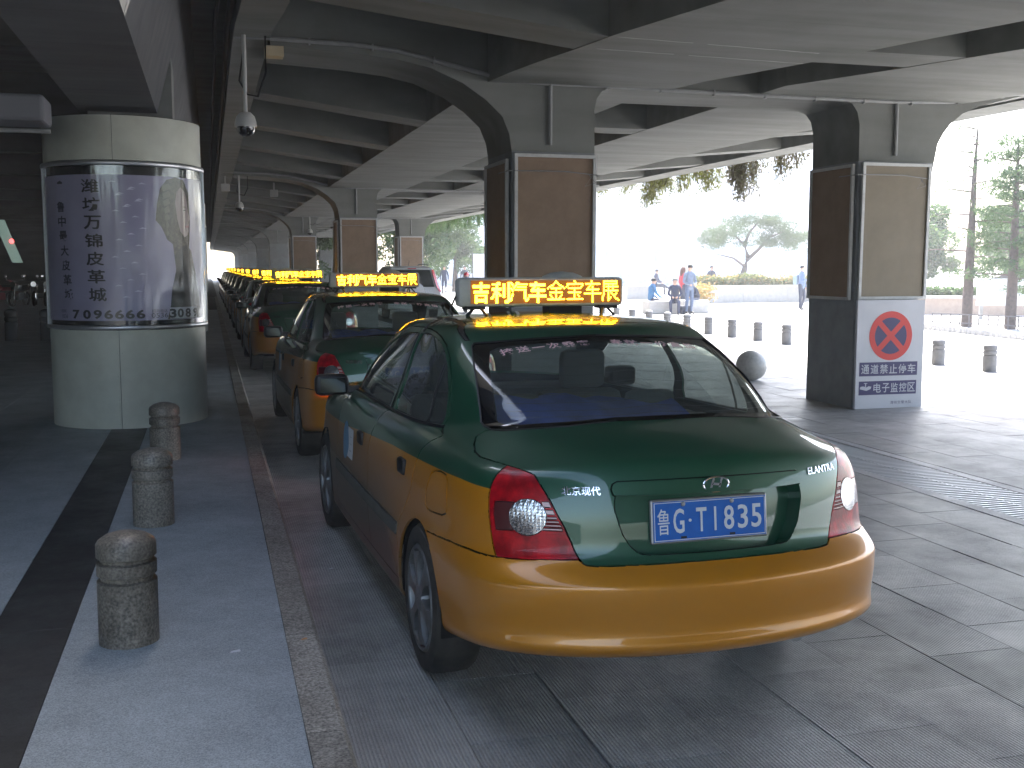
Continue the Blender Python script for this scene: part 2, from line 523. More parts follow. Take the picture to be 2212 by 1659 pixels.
# arched cross beams at the pillar lines
def beam_poly():
    left = [(.645, 3.80), (1.44, 3.76), (1.9, 3.72), (2.23, 3.655), (2.57, 3.515), (2.81, 3.36), (2.985, 3.2), (3.06, 3.02), (3.085, 2.85)]
    mid = [(4.0, 2.85), (3.995, 3.30), (4.02, 3.42), (4.08, 3.50), (4.18, 3.532), (4.3, 3.536), (6.75, 3.536), (6.98, 3.53), (7.09, 3.49), (7.16, 3.40), (7.195, 3.26), (7.2, 2.85)]
    right = [(8.195, 2.85), (8.235, 3.07), (8.31, 3.2), (8.39, 3.3), (8.56, 3.43), (8.78, 3.52), (9.0, 3.575), (9.4, 3.67), (9.748, 3.72)]
    return left + mid + right + [(9.748, ZT - .006), (.645, ZT - .006)]
def beam_mesh(y0, y1):
    return MB().prism(beam_poly(), y0, y1, 'y')
bp_ = None
for k in range(9):
    y0 = Y1 + BAY * k
    if bp_ is None:
        bp_ = beam_mesh(0, 1.0).build("cross_beam", CONC, via, smooth=True, angle=28); o = bp_
    else:
        o = bp_.copy(); col.objects.link(o)
    o.location = (0, y0, 0)
# the nearer beam behind the camera and ribs between beams
RIBS = []
for k in range(-5, 9):
    for j in range(1, 5):
        y = Y1 + .5 + BAY * k + j * BAY / 5.0 - .12
        if k == -1 and j == 4: y = 9.07
        RIBS.append(y)
RIBS = [y for y in RIBS if y > -60 and y < 148] + [Y1 + .5 - BAY]
def rib_seg(xa, xb, za, zb, y, w=.30, n=1):
    """rib between two girders, underside from za to zb"""
    m = MB()
    v = []
    for yy in (y - w, y + w):
        xa_, xb_ = xa(yy), xb(yy)
        sl = .0
        v += [(xa_, yy, za), (xb_, yy + sl, zb), (xb_, yy + sl, ZT - .006), (xa_, yy, ZT - .006)]
    m.add(v, [(0, 1, 2, 3), (7, 6, 5, 4), (0, 4, 5, 1), (1, 5, 6, 2), (2, 6, 7, 3), (3, 7, 4, 0)])
    return m
def fl(p, d=0.0): return lambda y: interp(y, p) + d
for y in RIBS:
    w = .29
    rib_seg(fl(eL1, .003), fl(b1L, -.003), 3.83, 3.545, y, w).build("rib", CONC, via)
    rib_seg(fl(b1R, .003), fl(b2L, -.003), 3.545, 3.545, y, w).build("rib", CONC, via)
    rib_seg(fl(b2R, .003), fl(eR0, -.003), 3.555, 3.72, y, w).build("rib", CONC, via)

# pillars with pinned-up boards
FRAME = mat("painted_frame", (.62, .63, .63), .45, noise=(9, (.4, .4, .38), .5, 5))
BOARD = mat("plywood", (.29, .20, .135), .55, noise=(3.2, (.21, .14, .09), .9, 8), bump=(40, .1, .002))
BOARD2 = mat("pale_plywood", (.225, .185, .125), .45, noise=(2.6, (.175, .14, .09), .8, 8))
PAINTED = mat("grey_paint", (.29, .305, .315), .7, noise=(5, (.21, .22, .23), .8, 7), bump=(50, .25, .003))
WIRE = mat("wire", (.3, .3, .3), .5, .3)
def board(parent, w, h, x, y, z, face, m, lean=0.0):
    """framed board: face 'S' looks to -Y, 'W' looks to -X; x,y = centre bottom"""
    b = MB().box(-w / 2 + .03, w / 2 - .03, -.012, 0, .03, h - .03)
    fr = MB()
    fr.box(-w / 2, w / 2, -.034, 0, 0, .034).box(-w / 2, w / 2, -.034, 0, h - .034, h)
    fr.box(-w / 2, -w / 2 + .034, -.034, 0, .036, h - .036).box(w / 2 - .034, w / 2, -.034, 0, .036, h - .036)
    bo = b.build("board", m, parent); fo = fr.build("board_frame", FRAME, bo)
    bo.location = (x, y, z)
    bo.rotation_euler = (lean, 0, 0 if face == 'S' else R(-90))
    return bo
plab = ["nearest left pillar, brown boards tied round it, behind the first taxi", "nearest right pillar with no stopping sign at its foot",
        "second pillar of the left row, brown board, beyond the second taxi", "second pillar of the right row, hidden beyond the nearest left pillar",
        "third pillar of the left row with orange brown board and white frame", "third pillar of the right row with pale orange board beside the white car"]
for k in range(9):
    for s in (0, 1):
        x0, x1 = ((3.085, 4.0), (7.2, 8.195))[s]
        if s == 1: x0, x1 = 7.2, 8.05
        y0 = Y1 + BAY * k
        idx = k * 2 + s
        lab = plab[idx] if idx < len(plab) else None
        p = empty("concrete_pillar", ((x0 + x1) / 2, y0 + .5, 0), 0, lab or ("plain grey pillar number %s along the %s row of the viaduct" % (("four", "five", "six", "seven", "eight", "nine")[k - 3] , ("left", "right")[s])), "pillar", "viaduct pillars")
        hw = (x1 - x0) / 2
        m = MB(); m.box(-hw, hw, -.5 + .001, .5 - .001, -.03, 2.0); m.build("shaft", PAINTED, p)
        m = MB(); m.add([(-hw, -.499, 2.003), (hw, -.499, 2.003), (hw, .499, 2.003), (-hw, .499, 2.003), (-hw, -.499, 2.851), (hw + (.145 if s else 0), -.499, 2.851), (hw + (.145 if s else 0), .499, 2.851), (-hw, .499, 2.851)],
                        [(0, 1, 5, 4), (1, 2, 6, 5), (2, 3, 7, 6), (3, 0, 4, 7)])
        m.build("shaft_top", PAINTED, p)
        if k < 3:
            bz = 1.27 if s else 1.22
            bm_ = BOARD2 if (s == 1 and k == 0) else BOARD
            a = board(p, .90, 1.56 if s else 1.6, -hw + .465 if not s else -hw + .47, -.502 - .02, bz, 'S', bm_, R(.6))
            bo = board(p, .93, 1.56, -hw - .022, 0.0, bz - .01, 'W', BOARD, 0)
            m = MB()
            m.tube([(-hw - .06, -.2, bz + 1.42), (-hw - .05, -.57, bz + 1.42), (hw * .2, -.575, bz + 1.425), (hw + .04, -.57, bz + 1.39), (hw + .06, -.3, bz + 1.4)], .006, 5)
            m.tube([(hw - .08, -.57, bz + 1.39), (hw - .02, -.6, bz + 1.31), (hw - .14, -.61, bz + 1.27), (hw - .05, -.58, bz + 1.385)], .004, 5)
            m.build("tie_wire", WIRE, p)

# conduit clipped along the first beam, with droppers
PIPE = mat("grey_conduit", (.33, .34, .34), .5, noise=(6, (.22, .22, .21), .6, 5))
cpts = [(.30, 3.86), (.85, 3.85), (1.44, 3.838), (1.9, 3.80), (2.37, 3.70), (2.76, 3.62), (3.01, 3.562), (3.48, 3.548), (4.08, 3.55), (5.14, 3.532), (6.5, 3.522), (7.65, 3.522), (8.37, 3.548), (8.87, 3.632), (9.4, 3.69), (9.74, 3.73)]
for k in range(4):
    y0 = Y1 + BAY * k
    m = MB(); m.tube([(x, y0 - .028, z) for x, z in cpts], .022, 8)
    for i in range(1, 15):
        x = .4 + i * .62; z = float(np.interp(x, [a for a, b in cpts], [b for a, b in cpts]))
        m.box(x - .008, x + .008, y0 - .054, y0, z - .035, z + .03)
    o = m.build("conduit", PIPE, None, smooth=True, angle=40)
    tag(o, ["grey conduit clipped along the nearest cross beam above the first taxi", "conduit on the second cross beam, above the brown board pillar", "conduit on the third cross beam further down the lane", "conduit on the fourth cross beam, farthest of the conduits"][k], "conduit", "conduits on the cross beams")
    for s, x in ((0, 3.5), (1, 7.66)):
        zt = 3.53
        m = MB(); m.tube([(x, y0 - .024, zt), (x, y0 - .024, 2.92)], .021, 8)
        m.build("dropper", PIPE, o, smooth=True, angle=40)
# cables and pipe along the left edge beam
BLK = mat("black_cable", (.02, .02, .022), .8, spec=.2)
m = MB()
ye = list(np.linspace(5, 140, 46))
m.tube([(interp(y, eL0) - .05 + .008 * math.sin(y * 2), y, 3.92 + .02 * math.sin(y * 1.3)) for y in ye], .030, 7)
m.tube([(interp(y, eL0) - .16 + .01 * math.sin(y), y, 3.97 + .03 * math.sin(y * .9 + 1)) for y in ye], .018, 6)
tag(m.build("drain_pipe", BLK, None, smooth=True, angle=50), "long black pipe and cable run along the left edge of the viaduct", "pipe")
# chalk-white lines along one rib
CH = mat("chalk", (.62, .62, .6), .9)
m = MB()
for (xa, ya, xb, yb) in ((3.32, 9.256, 5.42, 9.41), (3.32, 8.745, 5.3, 8.93)):
    n = 14; v = []; f = []
    for i in range(n + 1):
        t = i / n; x = xa + (xb - xa) * t; y = ya + (yb - ya) * t + .006 * math.sin(i * 2.1); w = .004 + .005 * abs(math.sin(i * 1.7))
        v += [(x, y - w, ZS - .003), (x, y + w, ZS - .003)]
    for i in range(n):
        if i in (5,): continue
        f.append((2 * i, 2 * i + 1, 2 * i + 3, 2 * i + 2))
    m.add(v, f)
m.build("chalk_line", CH, via)

# CCTV domes
CCW = mat("camera_housing", (.5, .5, .48), .35)
CCB = mat("camera_dome", (.01, .01, .012), .05, coat=1.0)
def cctv(x, y, ztop, zc, lab, sc=1.0):
    e = empty("cctv_camera", (x, y, zc), 0, lab, "camera", "dome cameras under the viaduct")
    m = MB(); m.tube([(0, 0, ztop - zc), (0, 0, .1 * sc)], .02 * sc, 8); m.build("stem", CCW, e, smooth=True, angle=40)
    m = MB(); m.lathe([(.02, .13), (.05, .125), (.085, .09), (.1, .04), (.105, 0), (.105, -.012)], 20); 
    m.v = [(a * sc, b * sc, c * sc) for a, b, c in m.v]; m.build("housing", CCW, e, smooth=True, angle=40)
    m = MB(); m.lathe([(.088, -.012), (.086, -.04), (.07, -.075), (.04, -.095), (.003, -.102)], 20)
    m.v = [(a * sc, b * sc, c * sc) for a, b, c in m.v]; m.build("dome", CCB, e, smooth=True, angle=60)
    m = MB(); m.tube([(0, 0, (ztop - zc) * .9), (-.05, .01, (ztop - zc) * .5), (.02, 0, .3 * sc), (.12, .0, .28 * sc), (.2, 0, (ztop - zc) * .6), (.2, 0, ztop - zc)], .011, 6)
    m.build("cable", BLK, e, smooth=True, angle=50)
    return e
cctv(.385, 11.0, 3.84, 2.99, "grey dome camera hanging from the beam end, upper left, nearest", 1.0)
cctv(.75, 27.0, 3.8, 3.05, "small dome camera on a stem far down the left lane")
cctv(3.75, 42.4, 3.55, 2.95, "white dome camera between the third pillars")
bx = MB().bevbox(.58, .76, 11.02, 11.18, 3.66, 3.76, .006)
tag(bx.build("junction_box", mat("cream_box", (.5, .42, .28), .5)), "cream junction box beside the hanging dome camera", "junction box")
for (x, y, lb) in ((.45, 27.6, "small white floodlight on the left edge beam"), (1.7, 29.4, "white floodlight under a rib further down the lane")):
    e = empty("floodlight", (x, y, 3.62), 0, lb, "floodlight")
    MB().bevbox(-.1, .1, -.05, .08, -.16, .02, .015).build("lamp_body", CCW, e)
    MB().box(-.02, .02, -.02, .02, .02, .2).build("bracket", CCW, e)

# ------------------------------------------------------------------ dark hall at the left
hall = empty("hall_structure", (0, 0, 0), 0, "dark concrete hall ceiling and walls left of the clad column", "building")
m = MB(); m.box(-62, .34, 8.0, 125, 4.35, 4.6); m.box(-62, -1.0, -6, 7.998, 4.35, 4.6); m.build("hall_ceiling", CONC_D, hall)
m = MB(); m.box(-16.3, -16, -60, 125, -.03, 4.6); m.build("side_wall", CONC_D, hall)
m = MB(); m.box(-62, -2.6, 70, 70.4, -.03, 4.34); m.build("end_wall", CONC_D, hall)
# box girder over the clad column: soffit between X -1.11 and -.42
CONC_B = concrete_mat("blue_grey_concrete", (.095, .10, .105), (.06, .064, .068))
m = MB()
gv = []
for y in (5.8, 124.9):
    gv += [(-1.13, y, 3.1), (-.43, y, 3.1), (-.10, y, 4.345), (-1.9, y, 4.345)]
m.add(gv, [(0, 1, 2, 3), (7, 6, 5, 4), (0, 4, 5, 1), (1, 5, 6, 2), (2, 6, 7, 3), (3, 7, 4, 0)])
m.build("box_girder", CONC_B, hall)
for k in range(16):
    y = 1.5 + 5.2 * k
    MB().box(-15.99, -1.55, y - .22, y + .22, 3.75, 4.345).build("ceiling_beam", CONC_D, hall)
for k in range(7):
    y = 11.55 + BAY * k
    MB().box(-1.05, -.29, y - .38, y + .38, 3.0, 4.34).build("pier_head", CONC, hall)
DUCT = mat("duct_paint", (.15, .155, .18), .6)
tag(MB().bevbox(-3.6, -1.27, 9.9, 10.4, 2.84, 3.06, .03).build("air_duct", DUCT), "pale grey air duct hung from the dark ceiling, left edge", "duct")
m = MB(); m.tube([(-3.6, 10.1, 2.78), (-1.25, 10.1, 2.78)], .018, 8)
tag(m.build("sprinkler_pipe", PIPE, None, smooth=True, angle=40), "thin pale pipe under the air duct at the left edge", "pipe")
# ================================================================== taxi
def car_net():
    xb=[0,.2,.4,.56,.685,.776,.825,.848,.858,.863,.865,.865,.863,.858,.85,.83,.80,.755,.66,.5,.32,.16,0]
    yb=[0,.012,.05,.105,.175,.27,.42,.70,1.05,1.4,1.8,2.25,2.7,3.1,3.5,3.85,4.1,4.26,4.38,4.46,4.505,4.52,4.525]
    wr=[1,1,1,1,1,.95,.8,.45,.1]+[0]*14
    wf=[0]*12+[0,.1,.25,.5,.8]+[1]*6
    rows=[(.305,.20,.20,.91,.12,.12),(.32,.20,.20,.968,.04,.05),(.366,.235,.26,.996,-.012,.015),(.404,.25,.28,.996,.018,.01),(.50,.36,.40,1.005,.002,.0),
     (.572,.48,.50,1.005,.0,.005),(.588,.53,.55,1.004,.004,.007),(.620,.58,.58,.998,.042,.01),(.648,.65,.65,.988,.088,.03),(.70,.70,.70,.986,.100,.04),
     (.80,.78,.74,.984,.112,.06),(.90,.86,.79,.964,.132,.10),(.972,.925,.83,.93,.15,.16),(1.0,.955,.87,.885,.19,.26)]
    R=[]
    for zr,zs,zf,xs,dr,df in rows:
        r=[]
        for i in range(23):
            dz=-.052*wr[i]*max(0,(zr-.86)/.14)*min(1,(xb[i]/.72))**2.5
            x=xb[i]*xs; y=yb[i]+dr*wr[i]-df*wf[i]
            z=zs+(zr-zs)*wr[i]+(zf-zs)*wf[i]+dz
            r.append((x,y,z))
        R.append(r)
    R=np.array(R)
    B=np.array([(0,.50,1.066),(.2,.515,1.065),(.4,.57,1.060),(.53,.66,1.052),(.61,.79,1.040),(.665,.93,1.022),(.705,1.06,1.0),(.735,1.22,.985),(.752,1.40,.975),(.762,1.6,.968),(.767,1.85,.962),(.767,2.2,.955),(.762,2.55,.948),(.752,2.85,.945),(.735,3.08,.945),(.70,3.2,.947),(.64,3.3,.952),(.55,3.38,.96),(.45,3.43,.965),(.33,3.47,.97),(.2,3.49,.972),(.1,3.5,.973),(0,3.5,.973)])
    T=np.array([(0,1.28,1.358),(.18,1.29,1.358),(.35,1.31,1.358),(.465,1.345,1.358),(.55,1.40,1.362),(.592,1.50,1.366),(.602,1.64,1.369),(.605,1.80,1.369),(.597,1.92,1.367),(.6,2.02,1.367),(.6,2.12,1.366),(.597,2.24,1.363),(.59,2.36,1.358),(.58,2.46,1.352),(.565,2.54,1.345),(.545,2.6,1.338),(.505,2.65,1.335),(.44,2.69,1.337),(.36,2.715,1.34),(.26,2.73,1.345),(.17,2.74,1.348),(.08,2.745,1.35),(0,2.745,1.35)])
    M=.5*R[-1]+.5*B; M[:,2]+=.012*np.array(wr+[0]*0)[:23]+.012*np.array(wf)[:23]
    rows=[*R,M,B]
    for t in (.06,.3,.6,.88):
        C=B+(T-B)*t; b=4*t*(1-t)
        s=np.clip(np.array([0,0,.1,.4,.9,1.3,1.3,1.2,1,1,1,1,1,1,1,.9,.6,.4,.2,0,0,0,0]),0,2)
        C[:,0]+=.028*b*s
        C[:6,1]-=.03*b; C[:6,2]+=.012*b
        C[17:,1]+=.03*b; C[17:,2]+=.012*b
        rows.append(C)
    rows.append(T)
    RC=T.copy(); RC[:,0]=0; 
    k=np.linspace(0,1,23); RC[:,1]=1.62+(2.45-1.62)*k; RC[:,2]=1.408+.014*np.sin(np.pi*k)
    for t,dz in ((.12,.018),(.5,.014)):
        C=T+(RC-T)*t; C[:,2]+=dz*1.0
        rows.append(C)
    rows.append(RC)
    N=np.array(rows) # [v][u]
    gu0=N[:,1:2]*np.array([-1,1,1]); gu1=N[:,-2:-1]*np.array([-1,1,1])
    N=np.concatenate([gu0,N,gu1],1)
    gv0=2*N[0:1]-N[1:2]; gv1=N[-2:-1]*np.array([-1,1,1])
    return np.concatenate([gv0,N,gv1],0)
NET=car_net(); NV=NET.shape[0]-3; NU=NET.shape[1]-3
def bs(t):
    return np.stack([(1-t)**3/6,(3*t**3-6*t*t+4)/6,(-3*t**3+3*t*t+3*t+1)/6,t**3/6],-1)
def S(u,v):
    u=np.clip(np.asarray(u,float),0,NU);v=np.clip(np.asarray(v,float),0,NV)
    i=np.minimum(u.astype(int),NU-1);j=np.minimum(v.astype(int),NV-1)
    a=bs(u-i);b=bs(v-j);P=0
    for p in range(4):
        for q in range(4):
            P=P+NET[j+p,i+q]*(b[...,p]*a[...,q])[...,None]
    return P
def Sn(u, v):
    e = .02
    u = np.asarray(u, float); v = np.asarray(v, float)
    P = S(u, v)
    ua, ub = np.clip(u - e, 0, NU), np.clip(u + e, 0, NU)
    va, vb = np.clip(v - e, 0, NV - .05), np.clip(v + e, 0.02, NV)
    du = S(ub, v) - S(ua, v); dv = S(u, vb) - S(u, va)
    n = np.cross(du, dv); l = np.linalg.norm(n, axis=-1, keepdims=True)
    n = np.where(l > 1e-10, n / np.maximum(l, 1e-10), np.array([0., 0., 1.]))
    return P, n
def inv_side(y, z, u=8.0, v=7.0):
    for _ in range(25):
        p = S(u, v); a = S(u + .01, v); b = S(u, v + .01)
        J = np.array([[a[1] - p[1], b[1] - p[1]], [a[2] - p[2], b[2] - p[2]]]) / .01
        try: d = np.linalg.solve(J, [y - p[1], z - p[2]])
        except Exception: break
        u = float(np.clip(u + np.clip(d[0], -1, 1), 5, 17)); v = float(np.clip(v + np.clip(d[1], -1, 1), .0, 22))
    return u, v
def arch_uv(yc, zc, r, u0):
    P = []
    for a in np.linspace(R(-12), R(192), 30):
        y, z = yc + r * math.cos(a), zc + r * math.sin(a)
        if z < .23: continue
        P.append(inv_side(y, z, u0, 5))
    a, b = P[0], P[-1]
    return [(a[0], -1)] + P + [(b[0], -1)]
ARCH_R = arch_uv(1.03, .292, .333, 8.0)
ARCH_F = arch_uv(3.655, .292, .338, 14.4)

REARG = [(-1, 15.3), (1.03, 15.28), (2.1, 14.86), (3.18, 14.68), (3.9, 14.60), (4.3, 14.68), (4.45, 14.95), (4.45, 15.4), (4.28, 16.28), (4.08, 17.2), (3.94, 18.2), (3.86, 18.8), (3.74, 18.98), (3.4, 19.05), (2.9, 19.13), (1.6, 19.38), (0, 19.62), (-1, 19.62)]
REARG_IN = [(-1, 15.78), (1, 15.72), (2.1, 15.42), (3.1, 15.2), (3.6, 15.2), (3.82, 15.4), (3.84, 15.8), (3.6, 17), (3.38, 18.1), (3.2, 18.6), (2.9, 18.8), (1.5, 19.05), (-1, 19.2)]
WSHIELD = [(23, 15.4), (20, 15.4), (17.7, 15.4), (16.5, 15.5), (16.15, 16), (16.0, 17.5), (16.1, 18.6), (16.5, 19.3), (18, 19.55), (20, 19.6), (23, 19.6)]
RWIN = [(8.55, 19.2), (7.81, 19.33), (6.9, 19.3), (6.3, 19.15), (5.75, 18.86), (5.45, 18.49), (5.34, 17.94), (5.49, 17.2), (5.97, 16.3), (6.5, 15.35), (6.8, 15.1), (7.86, 15.06), (9.4, 15.06), (10.05, 15.08), (9.9, 16.3), (9.35, 17.34), (8.95, 18.47)]
FWIN = [(9.0, 19.25), (10.74, 19.15), (12.09, 18.9), (13.2, 18.3), (14.1, 17.4), (14.75, 16.3), (15.0, 15.4), (14.8, 15.08), (13, 15.05), (11.3, 15.05), (10.5, 15.07), (10.25, 16.3), (9.75, 17.34), (9.35, 18.47)]
RDOOR = [(8.65, 19.78), (7.03, 19.71), (6.3, 19.55), (5.72, 19.25), (5.26, 18.8), (5.09, 18.2), (5.2, 17.4), (5.75, 16.3), (6.5, 15.0), (7.2, 13.9), (7.8, 13.2), (8.03, 12.55), (8.2, 11.5), (8.25, 10.76), (8.34, 9.44), (8.6, 7.95), (8.83, 6.57), (8.94, 5.17), (8.85, 4.24), (8.62, 3.6), (8.5, 3.3), (10.45, 3.3), (10.6, 5), (10.7, 7.3), (10.76, 9.35), (10.63, 10.73), (10.5, 12.5), (10.28, 14.9), (10.05, 16.3), (9.55, 17.34), (9.15, 18.47), (8.8, 19.3)]
FDOOR = [(10.45, 3.3), (10.6, 5), (10.7, 7.3), (10.76, 9.35), (10.63, 10.73), (10.5, 12.5), (10.28, 14.9), (10.05, 16.3), (9.55, 17.34), (9.15, 18.47), (8.8, 19.3), (8.65, 19.78), (10.7, 19.68), (12.2, 19.35), (13.5, 18.7), (14.6, 17.6), (15.25, 16.2), (15.4, 15.1), (14.4, 14.6), (13.2, 13.7), (12.95, 12), (13.1, 9), (13.1, 5), (12.95, 3.3)]
FUEL = [(7.46, 10.72), (7.30, 10.92), (7.09, 11.0), (6.83, 10.95), (6.72, 10.7), (6.62, 9.6), (6.68, 9.3), (6.85, 9.12), (7.35, 8.9), (7.52, 8.9), (7.63, 9.1), (7.6, 9.75)]
RBUMP = [(-1, 7.72), (.64, 7.72), (1.53, 7.63), (2.23, 7.57), (2.47, 7.65), (2.56, 7.86), (2.62, 8.10), (3.4, 8.02), (4.68, 7.90), (5.05, 7.88), (5.78, 7.93), (6.5, 7.78), (7.14, 7.52), (7.78, 7.25), (8.3, 7.05), (8.3, -1), (-1, -1)]
LID = [(-1, 7.72), (.64, 7.72), (1.53, 7.63), (2.23, 7.57), (2.47, 7.65), (2.56, 7.86), (2.62, 8.18), (2.76, 9.06), (2.89, 9.6), (3.06, 10.07), (3.24, 10.59), (3.46, 11.12), (3.74, 11.89), (4.24, 12.46), (4.62, 12.70), (4.87, 12.82), (5.27, 12.94), (5.72, 13.04), (5.88, 13.3), (5.62, 13.78), (5.23, 14.22), (4.6, 14.6), (4.3, 14.68), (3.9, 14.60), (3.18, 14.68), (2.1, 14.86), (1.03, 15.28), (-1, 15.3)]
LIGHT = [(2.62, 8.10), (2.62, 8.18), (2.76, 9.06), (2.89, 9.6), (3.06, 10.07), (3.24, 10.59), (3.46, 11.12), (3.74, 11.89), (4.24, 12.46), (4.62, 12.70), (4.76, 12.4), (4.86, 11.8), (4.93, 11.12), (4.94, 10.64), (4.90, 9.91), (4.84, 9.35), (4.77, 8.68), (4.68, 7.90), (3.4, 8.02)]
CIRC = [(3.78 + .49 * math.cos(a), 9.93 + .675 * math.sin(a)) for a in np.linspace(0, 2 * math.pi, 33)[:-1]]
WBARS = [[(3.42, v0), (3.42 - .02, v1), (e1, v1), (e0, v0)] for v0, v1, e0, e1 in ((10.50, 10.30, 3.25, 3.18), (10.20, 10.04, 3.15, 3.10), (9.96, 9.88, 3.08, 3.04), (9.82, 9.75, 3.02, 3.0), (9.69, 9.62, 2.98, 2.95), (9.56, 9.48, 2.94, 2.93))]
DBAR = [(4.74, 10.42), (4.15, 10.45), (4.15, 9.42), (4.68, 9.36), (4.74, 9.9)]
RECESS = [(-1, 10.68), (1.54, 10.68), (1.86, 10.71), (1.88, 10.4), (1.87, 10.16), (1.80, 9.75), (1.74, 9.36), (1.62, 8.9), (1.50, 8.54), (1.42, 8.42), (1.27, 8.34), (.6, 8.36), (-1, 8.36)]
GARN = [(-1, 11.27), (1.85, 11.26), (1.93, 11.15), (1.95, 10.95), (1.90, 10.71), (1.54, 10.68), (-1, 10.68)]
MOULD = [(8.95, 6.15), (8.95, 5.15), (13.05, 5.1), (13.05, 6.1)]
FBUMP = [(23, 9.3), (19.5, 9.25), (17.8, 9.2), (16.4, 9.35), (15.6, 9.1), (15.2, 8.2), (15.1, 6), (15.1, -1), (23, -1)]
HOOD = [(23, 15.2), (20, 15.2), (17.6, 15.2), (16.4, 15.2), (15.7, 14.9), (15.35, 14), (15.5, 13), (16.3, 12.3), (17.2, 11.95), (18.5, 11.7), (20, 11.6), (23, 11.6)]
HEADL = [(17.0, 11.75), (18.5, 11.55), (18.75, 10.9), (18.7, 9.95), (17.9, 9.5), (16.6, 9.7), (15.95, 10.5), (16.0, 11.2), (16.4, 11.7)]
GRILLE = [(23, 11.2), (19.6, 11.1), (19.8, 9.7), (23, 9.6)]
ROOFM = [(3.88, 19.15), (4.3, 20.2), (5.0, 20.93), (6, 21.15), (8, 21.25), (15, 21.25), (16.6, 20.95), (17.3, 19.8), (17.05, 19.75), (16.3, 20.75), (15, 21.03), (8, 21.03), (6.2, 20.95), (5.25, 20.72), (4.6, 20.05), (4.12, 19.15)]
GOLD = [(-1, 3), (4.0, 11.0), (4.96, 10.92), (6.2, 11.07), (7.37, 11.07), (8.17, 11.0), (9.5, 10.82), (10.8, 10.42), (12.35, 9.84), (14, 9.6), (16.5, 9.4), (23, 9.3), (23, -1), (-1, -1)]

def in_poly(pt, poly):
    x, y = pt; c = False; n = len(poly); j = n - 1
    for i in range(n):
        xi, yi = poly[i]; xj, yj = poly[j]
        if (yi > y) != (yj > y) and x < (xj - xi) * (y - yi) / (yj - yi) + xi: c = not c
        j = i
    return c

def cut_curves(bm, polys, closed=True):
    for poly in polys:
        n = len(poly)
        for i in range(n):
            a = Vector((*poly[i], 0)); b = Vector((*poly[(i + 1) % n], 0))
            d = b - a
            if d.length < 1e-5: continue
            if max(a.x, b.x) < .001 or min(a.x, b.x) > NU - .001 or max(a.y, b.y) < .001: continue
            if abs(a.x - b.x) < 1e-6 and (a.x <= 0 or a.x >= NU): continue
            x0, x1, y0, y1 = min(a.x, b.x) - .01, max(a.x, b.x) + .01, min(a.y, b.y) - .01, max(a.y, b.y) + .01
            no = Vector((-d.y, d.x, 0)).normalized()
            fs = []
            for f in bm.faces:
                l = f.bb
                if l[0] < x1 and l[1] > x0 and l[2] < y1 and l[3] > y0: fs.append(f)
    return

